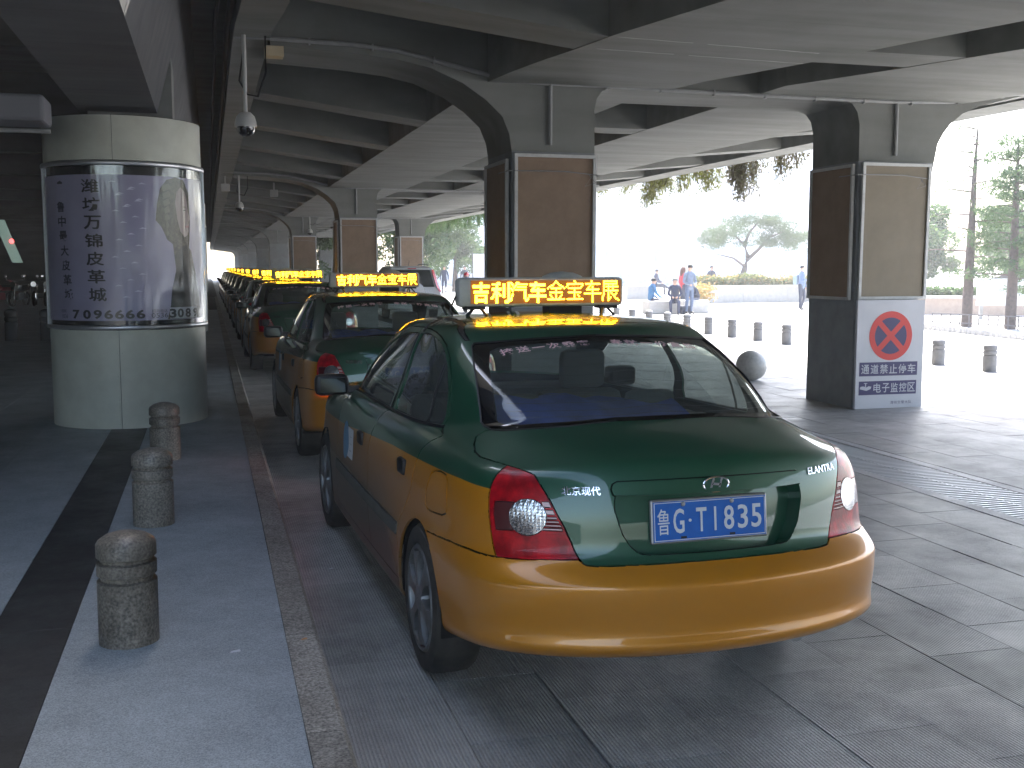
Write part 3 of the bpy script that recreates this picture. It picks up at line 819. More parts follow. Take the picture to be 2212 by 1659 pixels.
def uv_grid(nu, nv, polys):
    """flat (u,v) sheet cut exactly along the panel curves; returns verts (n,2) and faces"""
    V = [(NU * i / nu, NV * j / nv) for j in range(nv + 1) for i in range(nu + 1)]
    F = [[j * (nu + 1) + i, j * (nu + 1) + i + 1, (j + 1) * (nu + 1) + i + 1, (j + 1) * (nu + 1) + i] for j in range(nv) for i in range(nu)]
    bb = {}
    def bbox(f):
        xs = [V[k][0] for k in f]; ys = [V[k][1] for k in f]
        return min(xs), max(xs), min(ys), max(ys)
    # spatial cells
    CS = .5
    cells = {}
    faces = dict(enumerate(F)); nid = len(F); bbs = {}
    def cells_of(b):
        for cx_ in range(int(b[0] / CS), int(b[1] / CS) + 1):
            for cy_ in range(int(b[2] / CS), int(b[3] / CS) + 1): yield (cx_, cy_)
    def put(i):
        b = bbox(faces[i]); bbs[i] = b
        for c in cells_of(b): cells.setdefault(c, set()).add(i)
    def rem(i):
        for c in cells_of(bbs[i]): cells[c].discard(i)
    for i in list(faces): put(i)
    ecache = {}
    for poly in polys:
        n = len(poly)
        for i in range(n):
            ax, ay = poly[i]; bx, by = poly[(i + 1) % n]
            dx, dy = bx - ax, by - ay; L = math.hypot(dx, dy)
            if L < 1e-6 or max(ax, bx) <= 0 or min(ax, bx) >= NU or max(ay, by) <= 0: continue
            nx, ny = -dy / L, dx / L
            sb = (max(0, min(ax, bx)), min(NU, max(ax, bx)), max(0, min(ay, by)), min(NV, max(ay, by)))
            if sb[0] > sb[1] or sb[2] > sb[3]: continue
            cand = set()
            for c in cells_of(sb): cand |= cells.get(c, set())
            new_on = {}
            for fi in cand:
                b = bbs[fi]
                if b[1] < sb[0] - 1e-9 or b[0] > sb[1] + 1e-9 or b[3] < sb[2] - 1e-9 or b[2] > sb[3] + 1e-9: continue
                f = faces[fi]
                d = [(V[k][0] - ax) * nx + (V[k][1] - ay) * ny for k in f]
                if min(d) > -1e-5 or max(d) < 1e-5: continue
                # does the segment (slightly extended) touch this face at all
                t = [((V[k][0] - ax) * dx + (V[k][1] - ay) * dy) / (L * L) for k in f]
                if max(t) < -.0 or min(t) > 1.0: continue
                P1 = []; P2 = []
                m = len(f)
                for q in range(m):
                    k0, k1 = f[q], f[(q + 1) % m]; d0, d1 = d[q], d[(q + 1) % m]
                    if d0 >= -1e-5: P1.append(k0)
                    if d0 <= 1e-5: P2.append(k0)
                    if (d0 > 1e-5 and d1 < -1e-5) or (d0 < -1e-5 and d1 > 1e-5):
                        key = (min(k0, k1), max(k0, k1), poly is None, i, id(poly))
                        if key not in ecache:
                            s_ = d0 / (d0 - d1)
                            V.append((V[k0][0] + (V[k1][0] - V[k0][0]) * s_, V[k0][1] + (V[k1][1] - V[k0][1]) * s_)); ecache[key] = len(V) - 1
                        P1.append(ecache[key]); P2.append(ecache[key])
                if len(P1) < 3 or len(P2) < 3: continue
                rem(fi); del faces[fi]
                for PP in (P1, P2):
                    faces[nid] = PP; put(nid); nid += 1
    # merge coincident points, then give every face the points that lie on its edges
    keym = {}; remap = []; W = []
    for x, y in V:
        k = (round(x, 5), round(y, 5))
        if k not in keym: keym[k] = len(W); W.append((x, y))
        remap.append(keym[k])
    H = {}; hs = .1
    for i, (x, y) in enumerate(W): H.setdefault((int(x / hs), int(y / hs)), []).append(i)
    out = []
    for f in faces.values():
        f = [remap[k] for k in f]; f = [k for i, k in enumerate(f) if k != f[i - 1]]
        if len(f) < 3: continue
        g = []
        for i in range(len(f)):
            a, b = f[i], f[(i + 1) % len(f)]; g.append(a)
            ax, ay = W[a]; dx, dy = W[b][0] - ax, W[b][1] - ay; L2 = dx * dx + dy * dy
            mid = []
            for cx_ in range(int((min(ax, ax + dx)) / hs), int((max(ax, ax + dx)) / hs) + 1):
                for cy_ in range(int((min(ay, ay + dy)) / hs), int((max(ay, ay + dy)) / hs) + 1):
                    for k in H.get((cx_, cy_), ()):
                        if k == a or k == b: continue
                        px_, py_ = W[k][0] - ax, W[k][1] - ay; t = (px_ * dx + py_ * dy) / L2
                        if 1e-6 < t < 1 - 1e-6 and abs(px_ * dy - py_ * dx) < 3e-5 * math.sqrt(L2): mid.append((t, k))
            g += [k for _, k in sorted(mid)]
        if len(set(g)) >= 3: out.append(g)
    return W, out

def car_sheet():
    polys = [REARG, REARG_IN, WSHIELD, RWIN, FWIN, RDOOR, FDOOR, FUEL, RBUMP, LID, LIGHT, CIRC, *WBARS, DBAR, RECESS, GARN, MOULD, FBUMP, HOOD, HEADL, GRILLE, ROOFM, ARCH_R, ARCH_F, GOLD]
    V, F = uv_grid(88, 92, polys)
    V = np.array(V)
    order = [("hole", ARCH_R), ("hole", ARCH_F), ("glass_in", REARG_IN), ("glass_border", REARG), ("windshield", WSHIELD), ("rear_window", RWIN), ("front_window", FWIN),
             ("circle", CIRC), *[("white_bars", w_) for w_ in WBARS], ("dark_bars", DBAR), ("light", LIGHT), ("recess", RECESS), ("garnish", GARN), ("bumper", RBUMP), ("lid", LID), ("headlight", HEADL), ("grille", GRILLE),
             ("front_bumper", FBUMP), ("hood", HOOD), ("fuel", FUEL), ("moulding", MOULD), ("rear_door", RDOOR), ("front_door", FDOOR), ("roofm", ROOFM)]
    lab = {}
    for k, f in enumerate(F):
        c = V[f].mean(0)
        nm = None
        for n_, p_ in order:
            if in_poly(c, p_): nm = n_; break
        if nm is None: nm = "roof" if c[1] > 21.1 else "body"
        if nm in ("white_bars", "dark_bars") and not in_poly(c, LIGHT): nm = "light" if in_poly(c, LIGHT) else "lid"
        gold = in_poly(c, GOLD) or nm in ("bumper", "front_bumper")
        lab.setdefault(nm, []).append((f, gold))
    return V, lab
_V, _LAB = car_sheet()
_P, _N = Sn(_V[:, 0], _V[:, 1])

def panel(name, keys, sides, mats, parent, offset=0.0, flange=.012, inset=.0036, double=False, golds=None, extra=None, thick=None):
    """mesh of the labelled pieces of the skin. sides: (1,), (-1,) or (1,-1) joined on the centre line"""
    if isinstance(keys, str): keys = [keys]
    fl_ = [x for k in keys for x in _LAB.get(k, [])]
    if golds is not None: fl_ = [x for x in fl_ if x[1] == golds]
    used = sorted({i for f, _ in fl_ for i in f}); mp = {u: k for k, u in enumerate(used)}
    P = _P[used] + _N[used] * offset; N = _N[used]
    faces = [[mp[i] for i in f] for f, _ in fl_]; mi = [1 if g and len(mats) > 1 else 0 for _, g in fl_]
    # mirror
    VV = []; NN = []; FF = []; MM = []
    for s in sides:
        base = len(VV)
        mpp = {}
        for i, (p, n) in enumerate(zip(P, N)):
            if s == -1 and len(sides) == 2 and abs(p[0]) < 2e-4:
                mpp[i] = i; continue
            mpp[i] = len(VV); VV.append((p[0] * s, p[1], p[2])); NN.append((n[0] * s, n[1], n[2]))
        for f, m in zip(faces, mi):
            q = [mpp[i] for i in f]
            FF.append(q if s == 1 else q[::-1]); MM.append(m)
    VV = np.array(VV, float); NN = np.array(NN, float)
    if len(sides) == 2:
        c = np.abs(VV[:, 0]) < 2e-4; NN[c, 0] = 0; l_ = np.linalg.norm(NN, axis=1, keepdims=True); NN = np.where(l_ > 1e-6, NN / np.maximum(l_, 1e-6), np.array([0., 0., 1.]))
    # orient: make faces agree with normals
    f0 = FF[len(FF) // 2]; a, b, c = VV[f0[0]], VV[f0[1]], VV[f0[2]]
    if np.dot(np.cross(b - a, c - a), NN[f0[0]]) < 0: FF = [q[::-1] for q in FF]
    # boundary
    cnt = {}
    for q in FF:
        for i in range(len(q)):
            e = (q[i], q[(i + 1) % len(q)]); k = (min(e), max(e)); cnt[k] = cnt.get(k, 0) + 1
    bd = []
    acc = {}
    for qi, q in enumerate(FF):
        for i in range(len(q)):
            e = (q[i], q[(i + 1) % len(q)]); k = (min(e), max(e))
            if cnt[k] == 1:
                if abs(VV[e[0]][0]) < 2e-4 and abs(VV[e[1]][0]) < 2e-4 and len(sides) == 2: continue
                bd.append((e[0], e[1], MM[qi]))
                d = VV[e[1]] - VV[e[0]]
                inn = np.cross(NN[e[0]], d); L = np.linalg.norm(inn)
                if L > 1e-9:
                    inn /= L
                    for k2 in e: acc[k2] = acc.get(k2, 0) + inn * np.linalg.norm(d)
    if inset:
        for k2, d in acc.items():
            L = np.linalg.norm(d)
            if L > 1e-9: VV[k2] = VV[k2] + d / L * inset
    VV = list(map(tuple, VV)); NN = list(map(tuple, NN))
    if flange:
        for a, b, m in bd:
            pa, pb = np.array(VV[a]), np.array(VV[b]); na, nb = np.array(NN[a]), np.array(NN[b])
            qa, qb = pa - na * flange, pb - nb * flange
            fn = np.cross(qa - pa, pb - pa); l = np.linalg.norm(fn)
            if l < 1e-12: continue
            fn = fn / l
            k = len(VV); VV += [tuple(pa), tuple(pb), tuple(qb), tuple(qa)]; NN += [tuple(fn)] * 4
            FF.append([k, k + 3, k + 2, k + 1][::1]); MM.append(m)
    if extra: extra(VV, NN, FF, MM)
    VV = np.array(VV); NN = np.array(NN)
    assert np.isfinite(VV).all() and np.isfinite(NN).all(), name
    # drop slivers
    good = [(q, m) for q, m in zip(FF, MM) if len(set(q)) >= 3]
    FF = [q for q, _ in good]; MM = [m for _, m in good]
    return obj(name, VV, FF, mats, parent, True, MM, NN)

# paints -------------------------------------------------------------
def paint(name, c, flake, dirt, dirt_amt):
    m = mat(name, c, .38, .25, coat=1.0, coatr=.03)
    nt, b = nodes_of(m); L = nt.links.new
    b.inputs["Coat IOR"].default_value = 1.5
    tc = nt.nodes.new("ShaderNodeTexCoord")
    n = nt.nodes.new("ShaderNodeTexNoise"); n.inputs["Scale"].default_value = 3.5; n.inputs["Detail"].default_value = 9; n.inputs["Roughness"].default_value = .7
    fk = nt.nodes.new("ShaderNodeTexNoise"); fk.inputs["Scale"].default_value = 1800; fk.inputs["Detail"].default_value = 0
    L(tc.outputs["Object"], n.inputs["Vector"]); L(tc.outputs["Object"], fk.inputs["Vector"])
    sx = nt.nodes.new("ShaderNodeSeparateXYZ"); L(tc.outputs["Object"], sx.inputs[0])
    hz = nt.nodes.new("ShaderNodeMapRange"); hz.inputs["From Min"].default_value = .90; hz.inputs["From Max"].default_value = .30
    L(sx.outputs["Z"], hz.inputs["Value"])
    fw = nt.nodes.new("ShaderNodeMapRange"); fw.inputs["From Min"].default_value = .9; fw.inputs["From Max"].default_value = 1.8
    fw.inputs["To Min"].default_value = .18; fw.inputs["To Max"].default_value = 2.4
    L(sx.outputs["Y"], fw.inputs["Value"])
    dn = nt.nodes.new("ShaderNodeMapRange"); dn.inputs["From Min"].default_value = .3; dn.inputs["From Max"].default_value = .7
    L(n.outputs["Fac"], dn.inputs["Value"])
    d1 = nt.nodes.new("ShaderNodeMath"); d1.operation = 'MULTIPLY'; L(hz.outputs[0], d1.inputs[0]); L(fw.outputs[0], d1.inputs[1])
    d2 = nt.nodes.new("ShaderNodeMath"); d2.operation = 'MULTIPLY_ADD'; d2.inputs[1].default_value = dirt_amt; L(d1.outputs[0], d2.inputs[0])
    d3 = nt.nodes.new("ShaderNodeMath"); d3.operation = 'MULTIPLY'; d3.inputs[1].default_value = .07; L(dn.outputs[0], d3.inputs[0]); L(d3.outputs[0], d2.inputs[2])
    d2.use_clamp = True
    x1 = nt.nodes.new("ShaderNodeMix"); x1.data_type = 'RGBA'; x1.inputs["A"].default_value = (*c, 1); x1.inputs["B"].default_value = (*flake, 1)
    fr = nt.nodes.new("ShaderNodeMapRange"); fr.inputs["From Min"].default_value = .45; fr.inputs["From Max"].default_value = .62; L(fk.outputs["Fac"], fr.inputs["Value"]); fr.inputs["To Max"].default_value = .45
    L(fr.outputs[0], x1.inputs["Factor"])
    x = nt.nodes.new("ShaderNodeMix"); x.data_type = 'RGBA'; x.inputs["B"].default_value = (*dirt, 1)
    L(x1.outputs["Result"], x.inputs["A"]); L(d2.outputs[0], x.inputs["Factor"]); L(x.outputs["Result"], b.inputs["Base Color"])
    cw = nt.nodes.new("ShaderNodeMapRange"); cw.inputs["To Min"].default_value = 1.0; cw.inputs["To Max"].default_value = .15; L(d2.outputs[0], cw.inputs["Value"]); L(cw.outputs[0], b.inputs["Coat Weight"])
    cr = nt.nodes.new("ShaderNodeMapRange"); cr.inputs["To Min"].default_value = .012; cr.inputs["To Max"].default_value = .3; L(d2.outputs[0], cr.inputs["Value"]); L(cr.outputs[0], b.inputs["Coat Roughness"])
    return m
GREEN = paint("green_paint", (.008, .066, .032), (.022, .16, .08), (.075, .075, .065), .55)
GOLDP = paint("gold_paint", (.60, .225, .004), (.78, .34, .012), (.10, .085, .06), .62)
TRIM = mat("black_trim", (.014, .014, .015), .45)
CAV = mat("body_cavity", (.006, .006, .006), .9)
TRIMG = mat("dirty_moulding", (.10, .105, .09), .6, noise=(6, (.05, .05, .045), .8, 6))
DGLM = mat("mirror_face", (.03, .033, .033), .06, 1.0)
CHROME = mat("chrome", (.75, .76, .78), .12, 1.0)
RUB = mat("tyre_rubber", (.022, .021, .02), .8, noise=(12, (.06, .055, .045), .7, 6), bump=(90, .2, .002))
ALLOY = mat("wheel_cover", (.23, .24, .25), .45, .55, noise=(8, (.10, .095, .08), .9, 6))
SEAT = mat("seat_cloth", (.12, .12, .115), .9)
SEATB = mat("blue_cloth", (.06, .10, .42), .9, noise=(8, (.04, .05, .20), .8, 5))
SHELF = mat("parcel_shelf", (.16, .155, .135), .9)
REDL = mat("red_lens", (.60, .004, .014), .32, coat=.22, coatr=.05, spec=.3)
def lens_detail(m, scale, strength, c2):
    nt, b = nodes_of(m); L = nt.links.new
    tc = nt.nodes.new("ShaderNodeTexCoord")
    ck = nt.nodes.new("ShaderNodeTexVoronoi"); ck.inputs["Scale"].default_value = scale; ck.distance = 'CHEBYCHEV'; ck.inputs["Randomness"].default_value = .25
    L(tc.outputs["Object"], ck.inputs["Vector"])
    n = nt.nodes.new("ShaderNodeTexNoise"); n.inputs["Scale"].default_value = 16; n.inputs["Detail"].default_value = 3; L(tc.outputs["Object"], n.inputs["Vector"])
    bp = nt.nodes.new("ShaderNodeBump"); bp.inputs["Strength"].default_value = strength; bp.inputs["Distance"].default_value = .006
    L(ck.outputs["Distance"], bp.inputs["Height"]); L(bp.outputs[0], b.inputs["Normal"])
    x = nt.nodes.new("ShaderNodeMix"); x.data_type = 'RGBA'; x.inputs["A"].default_value = b.inputs["Base Color"].default_value; x.inputs["B"].default_value = (*c2, 1)
    r = nt.nodes.new("ShaderNodeMapRange"); r.inputs["From Min"].default_value = .4; r.inputs["From Max"].default_value = .62; L(n.outputs["Fac"], r.inputs["Value"]); L(r.outputs[0], x.inputs["Factor"])
    L(x.outputs["Result"], b.inputs["Base Color"])
lens_detail(REDL, 120, .16, (.26, .0, .005))
CLRL = mat("clear_lens", (.55, .56, .58), .12, .8, coat=1.0, coatr=.02)
lens_detail(CLRL, 90, .35, (.16, .16, .18))
PINKL = mat("pale_bars", (.75, .50, .48), .35, .0, coat=.5)
DKBAR = mat("dark_bars", (.09, .012, .015), .3, coat=1.0)
HEADM = mat("headlamp_lens", (.6, .62, .65), .1, .6, coat=1.0)

def glass_mat(name, tint, refl=1.5, rough=0.0):
    m = bpy.data.materials.new(name); m.use_nodes = True
    nt = m.node_tree; nt.nodes.clear(); L = nt.links.new
    out = nt.nodes.new("ShaderNodeOutputMaterial")
    tr = nt.nodes.new("ShaderNodeBsdfTransparent"); tr.inputs["Color"].default_value = (*tint, 1)
    gl = nt.nodes.new("ShaderNodeBsdfGlossy"); gl.inputs["Roughness"].default_value = rough; gl.inputs["Color"].default_value = (.9, .95, .93, 1)
    fr = nt.nodes.new("ShaderNodeFresnel"); gb = nt.nodes.new("ShaderNodeNewGeometry"); ir = nt.nodes.new("ShaderNodeMapRange")
    ir.inputs["To Min"].default_value = refl; ir.inputs["To Max"].default_value = 1 / refl
    L(gb.outputs["Backfacing"], ir.inputs["Value"]); L(ir.outputs[0], fr.inputs["IOR"])
    df = nt.nodes.new("ShaderNodeBsdfDiffuse"); df.inputs["Color"].default_value = (.20, .22, .21, 1)
    m1 = nt.nodes.new("ShaderNodeMixShader"); m2 = nt.nodes.new("ShaderNodeMixShader")
    # thin film of road dust
    tc = nt.nodes.new("ShaderNodeTexCoord"); n = nt.nodes.new("ShaderNodeTexNoise"); n.inputs["Scale"].default_value = 5; n.inputs["Detail"].default_value = 8
    L(tc.outputs["Object"], n.inputs["Vector"])
    r = nt.nodes.new("ShaderNodeMapRange"); r.inputs["From Min"].default_value = .35; r.inputs["From Max"].default_value = .7; r.inputs["To Min"].default_value = .16; r.inputs["To Max"].default_value = .30
    L(n.outputs["Fac"], r.inputs["Value"]); L(r.outputs[0], m2.inputs[0])
    L(tr.outputs[0], m2.inputs[1]); L(df.outputs[0], m2.inputs[2])
    L(fr.outputs[0], m1.inputs[0]); L(m2.outputs[0], m1.inputs[1]); L(gl.outputs[0], m1.inputs[2]); L(m1.outputs[0], out.inputs[0])
    return m
GLASS = glass_mat("tinted_glass", (.78, .86, .82), 1.5)
GLASS_S = glass_mat("side_glass", (.52, .56, .54), 1.5)
BORDER = mat("glass_border", (.006, .006, .007), .05, coat=1.0)

# led matrix ----------------------------------------------------------
GL = {}
GL['a'] = "................|.......##.......|.......##.......|.##############.|.##############.|.......##.......|.......##.......|..############..|..############..|................|...##########...|...##......##...|...##......##...|...##########...|...##########...|...##......##..."
GL['b'] = "................|.....###......##|.#######..##..##|....##....##..##|....##....##..##|.########.##..##|.########.##..##|...###....##..##|...####...##..##|..######..##..##|..#.##.##.##..##|.##.##....##..##|##..##........##|....##........##|....##......####|....##......###."
GL['c'] = "................|##...###........|.##..##########.|..#.##..........|...##.########..|##.#............|.##.##########..|..#.........##..|............##..|..#.........##..|.##.........##..|.#..........##..|##..........##.#|##...........###|#............##.|................"
GL['d'] = "................|.....##.........|.#############..|.#############..|....##..........|...##..##.......|..############..|..############..|.......##.......|.......##.......|###############.|###############.|.......##.......|.......##.......|.......##.......|.......##......."
GL['e'] = ".......#........|......#.#.......|.....#...#......|...##.....##....|.##.........##..|#..#########..#.|.......#........|.......#........|..###########...|.......#........|..#....#....#...|...#...#...#....|....#..#..#.....|###############.|................|................"
GL['f'] = ".......#........|........#.......|.##############.|.#............#.|#............#..|..###########...|.......#........|.......#........|..###########...|.......#........|.......#..#.....|.......#...#....|.......#........|.##############.|................|................"
GL['g'] = "......#.........|......#.........|.#############..|.....#..........|....#..#........|...#...#........|..###########...|.......#........|.......#........|###############.|.......#........|.......#........|.......#........|.......#........|.......#........|.......#........"
GL['h'] = ".############...|.#..........#...|.############...|.#...#...#......|.#.###########..|.#...#...#......|.#...#...#......|.#.###########..|.#...#.#........|.#...#..#...#...|.#...#...#.#....|#....#....#.....|#....#.#...#....|#....##.....##..|#....#........#.|................"
LEDW, LEDH = .775, .112
LEDON = mat("led_lit", (1, .6, .05), .4, emit=(1.0, .50, .012), estr=7.0)
PCB = mat("display_panel", (.10, .045, .02), .6, emit=(1.0, .32, .02), estr=.045)
HOUS = mat("sign_housing", (.52, .50, .44), .5, noise=(7, (.34, .32, .27), .7, 6))
def led_sign(parent):
    e = MB().bevbox(-.435, .435, 1.93, 2.02, 1.448, 1.592, .022).build("roof_sign", HOUS, parent, smooth=True, angle=35)
    x0, x1, z0, z1 = -.375, .415, 1.465, 1.578
    MB().box(x0, x1, 1.9265, 1.936, z0, z1).build("display_panel", PCB, e)
    m = MB()
    px_, pz_ = (x1 - x0 - .006) / 128, (z1 - z0 - .004) / 16
    for ci, k in enumerate("abcdefgh"):
        for rj, row in enumerate(GL[k].split("|")):
            for cj, ch in enumerate(row):
                if ch != "#": continue
                a = x0 + .003 + (ci * 16 + cj) * px_; b = z1 - .002 - (rj + 1) * pz_
                m.add([(a + .0007, 1.9240, b + .0007), (a + px_ - .0007, 1.9240, b + .0007), (a + px_ - .0007, 1.9240, b + pz_ - .0007), (a + .0007, 1.9240, b + pz_ - .0007),
                       (a + .0007, 1.927, b + .0007), (a + px_ - .0007, 1.927, b + .0007), (a + px_ - .0007, 1.927, b + pz_ - .0007), (a + .0007, 1.927, b + pz_ - .0007)], [(0, 1, 2, 3), (0, 3, 7, 4), (1, 5, 6, 2), (0, 4, 5, 1), (3, 2, 6, 7)])
    tag(m.build("led_dots", LEDON, e), kind="stuff")
    for s in (-1, 1):
        b = MB()
        b.tube([(s * .33, 1.95, 1.455), (s * .30, 1.90, 1.405)], .007, 6).tube([(s * .33, 1.99, 1.455), (s * .36, 2.05, 1.405)], .007, 6).tube([(s * .34, 1.96, 1.455), (s * .39, 1.95, 1.40)], .007, 6).box(s * .35 - .05, s * .35 + .05, 1.93, 2.0, 1.436, 1.452)
        b.build("bracket", TRIM, e)
    m = MB(); m.tube([(-.44, 1.97, 1.5), (-.47, 1.96, 1.44), (-.46, 1.95, 1.405), (-.52, 1.9, 1.40), (-.60, 1.86, 1.372), (-.63, 1.85, 1.34)], .005, 5)
    m.build("sign_cable", TRIM, e)
    # domed cap of the old lamp behind the board
    m = MB(); m.lathe([(.135, 0), (.13, .03), (.105, .062), (.06, .08), (.003, .086)], 22); m.v = [(a + .17, b * .6 + 2.12, c + 1.535) for a, b, c in m.v]
    m.build("lamp_dome", HOUS, e, smooth=True, angle=60)
    m = MB(); m.box(.08, .26, 2.07, 2.17, 1.40, 1.54); m.build("lamp_foot", TRIM, e)
    return e

def wheel(parent, x, y, side):
    w = empty("wheel", (x, y, .305)); w.parent = parent
    if side > 0: w.rotation_euler = (0, 0, math.pi)
    m = MB()   # outer face towards -x
    m.lathe([(.20, .085), (.215, -.085), (.225, -.094), (.262, -.098), (.289, -.090), (.302, -.070), (.306, -.03), (.306, .03), (.302, .07), (.289, .09), (.225, .09), (.20, .085)], 56, axis='x', cap=False)
    m.build("tyre", RUB, w, smooth=True, angle=35)
    m = MB()
    m.lathe([(.219, -.088), (.212, -.096), (.204, -.098), (.196, -.093), (.192, -.08), (.192, -.05)], 56, axis='x', cap=False)
    m.lathe([(.003, -.104), (.03, -.104), (.052, -.098), (.058, -.085), (.058, -.05)], 32, axis='x', cap=False)
    for k in range(6):
        a0 = 2 * math.pi * k / 6 + .26
        P = []
        for r, hw, xo in ((.05, .30, -.098), (.10, .20, -.100), (.15, .20, -.099), (.198, .27, -.094)):
            for s in (-1, 1):
                a = a0 + s * hw * (1 if r > .06 else 1.6)
                P.append((xo, r * math.cos(a), r * math.sin(a)))
        n0 = len(m.v); 
        Q = P + [(p[0] + .03, p[1], p[2]) for p in P]
        fs = []
        for i in range(3):
            a, b, c, d = 2 * i, 2 * i + 1, 2 * i + 3, 2 * i + 2
            fs += [(a, b, c, d), (a + 8, d + 8, c + 8, b + 8), (a, d, d + 8, a + 8), (b, b + 8, c + 8, c)]
        m.add(Q, fs)
    m.build("rim", ALLOY, w, smooth=True, angle=30)
    m = MB(); m.lathe([(.195, -.055), (.003, -.045)], 32, axis='x', cap=False); m.lathe([(.2, .085), (.003, .085)], 32, axis='x', cap=False); m.build("brake_back", CAV, w)
    return w

def lathe_label(): pass

def make_taxi():
    t = empty("taxi", (0, 0, 0))
    mm = [GREEN, GOLDP]
    # inner black skin behind every gap
    keys = [k for k in _LAB if k not in ("hole", "glass_in", "windshield", "rear_window", "front_window", "recess", "garnish")]
    panel("underbody", keys, (1, -1), [CAV], t, offset=-.0135, flange=0, inset=0)
    panel("body", "body", (1, -1), mm, t)
    panel("roof", "roof", (1, -1), [GREEN], t)
    panel("roof_moulding", "roofm", (1,), [TRIM], t, offset=-.002); panel("roof_moulding", "roofm", (-1,), [TRIM], t, offset=-.002)
    lid = panel("boot_lid", "lid", (1, -1), [GREEN], t)
    panel("plate_recess", "recess", (1, -1), [GREEN], lid, offset=-.060, flange=-.060, inset=0)
    panel("lid_garnish", "garnish", (1, -1), [GREEN], lid, offset=.009, flange=.060, inset=.0008)
    bmp = panel("rear_bumper", "bumper", (1, -1), [GOLDP], t)
    panel("front_bumper", "front_bumper", (1, -1), [GOLDP], t)
    panel("bonnet", "hood", (1, -1), [GREEN], t)
    panel("grille", "grille", (1, -1), [TRIM], t)
    for s in (1, -1):
        l = panel("tail_light", "light", (s,), [REDL], t, inset=.002)
        panel("reversing_lens", "circle", (s,), [CLRL], l, offset=.0015, inset=.001, flange=.01)
        panel("pale_lens_bars", "white_bars", (s,), [PINKL], l, inset=.0015)
        panel("dark_lens_bars", "dark_bars", (s,), [DKBAR], l, inset=.0015)
        panel("headlight", "headlight", (s,), [HEADM], t)
        d = panel("rear_door", "rear_door", (s,), mm, t)
        panel("window", "rear_window", (s,), [GLASS_S], d, offset=-.006, flange=0, inset=0)
        d2 = panel("front_door", "front_door", (s,), mm, t)
        panel("window", "front_window", (s,), [GLASS_S], d2, offset=-.006, flange=0, inset=0)
        panel("side_moulding", "moulding", (s,), [TRIMG], t, offset=.006, flange=.02)
        for dd, uu_ in ((d, 8.85), (d2, 11.2)):
            p, n = Sn(uu_, 10.15 if dd is d else 9.85)
            m = MB()
            m.bevbox(-.018, .012, -.055, .055, -.034, .034, .012)
            ho = m.build("handle", TRIM, dd, smooth=True, angle=50)
            ho.location = (p[0] * s + .004 * s, p[1], p[2]); ho.rotation_euler = (0, 0, 0)
            if s == -1: ho.scale = (-1, 1, 1)
    # fuel flap on the left only, plain skin at the right
    panel("fuel_flap", "fuel", (-1,), mm, t); panel("quarter_patch", "fuel", (1,), mm, t, inset=0, flange=0)
    # belt-line rubber and window divider
    for s in (1, -1):
        m = MB(); us = np.linspace(6.5, 14.6, 26); pts = []
        for u in us:
            p, n = Sn(u, 14.93); pts.append((p[0] * s + n[0] * s * .003, p[1], p[2]))
        m.tube(pts, .008, 6); m.build("belt_strip", TRIM, t, smooth=True, angle=60)
        m = MB(); pts = []
        for u, v in ((5.45, 18.0), (6.0, 17.45), (6.6, 16.8), (7.2, 15.9), (7.6, 15.1)):
            p, n = Sn(u, v); pts.append((p[0] * s - n[0] * s * .001, p[1], p[2]))
        m.tube(pts, .0055, 6); m.build("window_divider", TRIM, t, smooth=True, angle=60)
        # black B post
        m = MB(); pts = []
        for u, v in ((8.8, 19.2), (9.15, 18.4), (9.55, 17.34), (10.05, 16.3), (10.28, 15.05)):
            p, n = Sn(u, v); pts.append((p[0] * s + n[0] * s * .0005, p[1], p[2]))
        m.tube(pts, .006, 5); m.build("door_post_seal", TRIM, t, smooth=True, angle=60)
        # mirror
        mb_ = MB(); mb_.bevbox(s * .80 if s > 0 else -.99, s * .99 if s > 0 else -.80, 2.98, 3.08, .915, 1.035, .03)
        mo = mb_.build("wing_mirror", TRIM, t, smooth=True, angle=40)
        mg = MB(); mg.box(*( (.825, .965) if s > 0 else (-.965, -.825)), 2.975, 2.981, .935, 1.015); mg.build("mirror_glass", DGLM, mo)
        ms = MB(); ms.box(*sorted((s * .74, s * .81)), 3.0, 3.06, .93, .97); ms.build("mirror_stalk", TRIM, mo)
    rg = panel("rear_glass", "glass_in", (1, -1), [GLASS], t, offset=-.003, flange=0, inset=0)
    panel("glass_surround", "glass_border", (1, -1), [BORDER], rg, offset=-.003, flange=.0, inset=.0)
    panel("windscreen", "windshield", (1, -1), [GLASS], t, offset=-.003, flange=0, inset=0)
    # chrome edge of the rear glass
    m = MB(); pts = []
    for (u, v) in REARG[1:-1]:
        p, n = Sn(max(0, u), v); pts.append(p + n * .001)
    m.tube([tuple(p) for p in pts], .004, 5); m.tube([(-p[0], p[1], p[2]) for p in pts], .004, 5); m.build("glass_seal", TRIM, rg, smooth=True, angle=60)
    # heater wires
    m = MB()
    for j in range(9):
        v = 15.9 + j * .34; pts = []
        for u in np.linspace(0, 3.4 - .06 * j, 12):
            p, n = Sn(u, v + .15 * max(0, 1 - u)); pts.append(p - n * .005)
        pts = [(-p[0], p[1], p[2]) for p in pts[::-1]] + [tuple(p) for p in pts[1:]]
        m.tube(pts, .0007, 3, cap=False)
    tag(m.build("heater_wires", TRIM, rg), kind="stuff")
    # wheels and arches
    for y in (1.03, 3.655):
        for s in (1, -1): wheel(t, s * .755, y, s)
    m = MB()
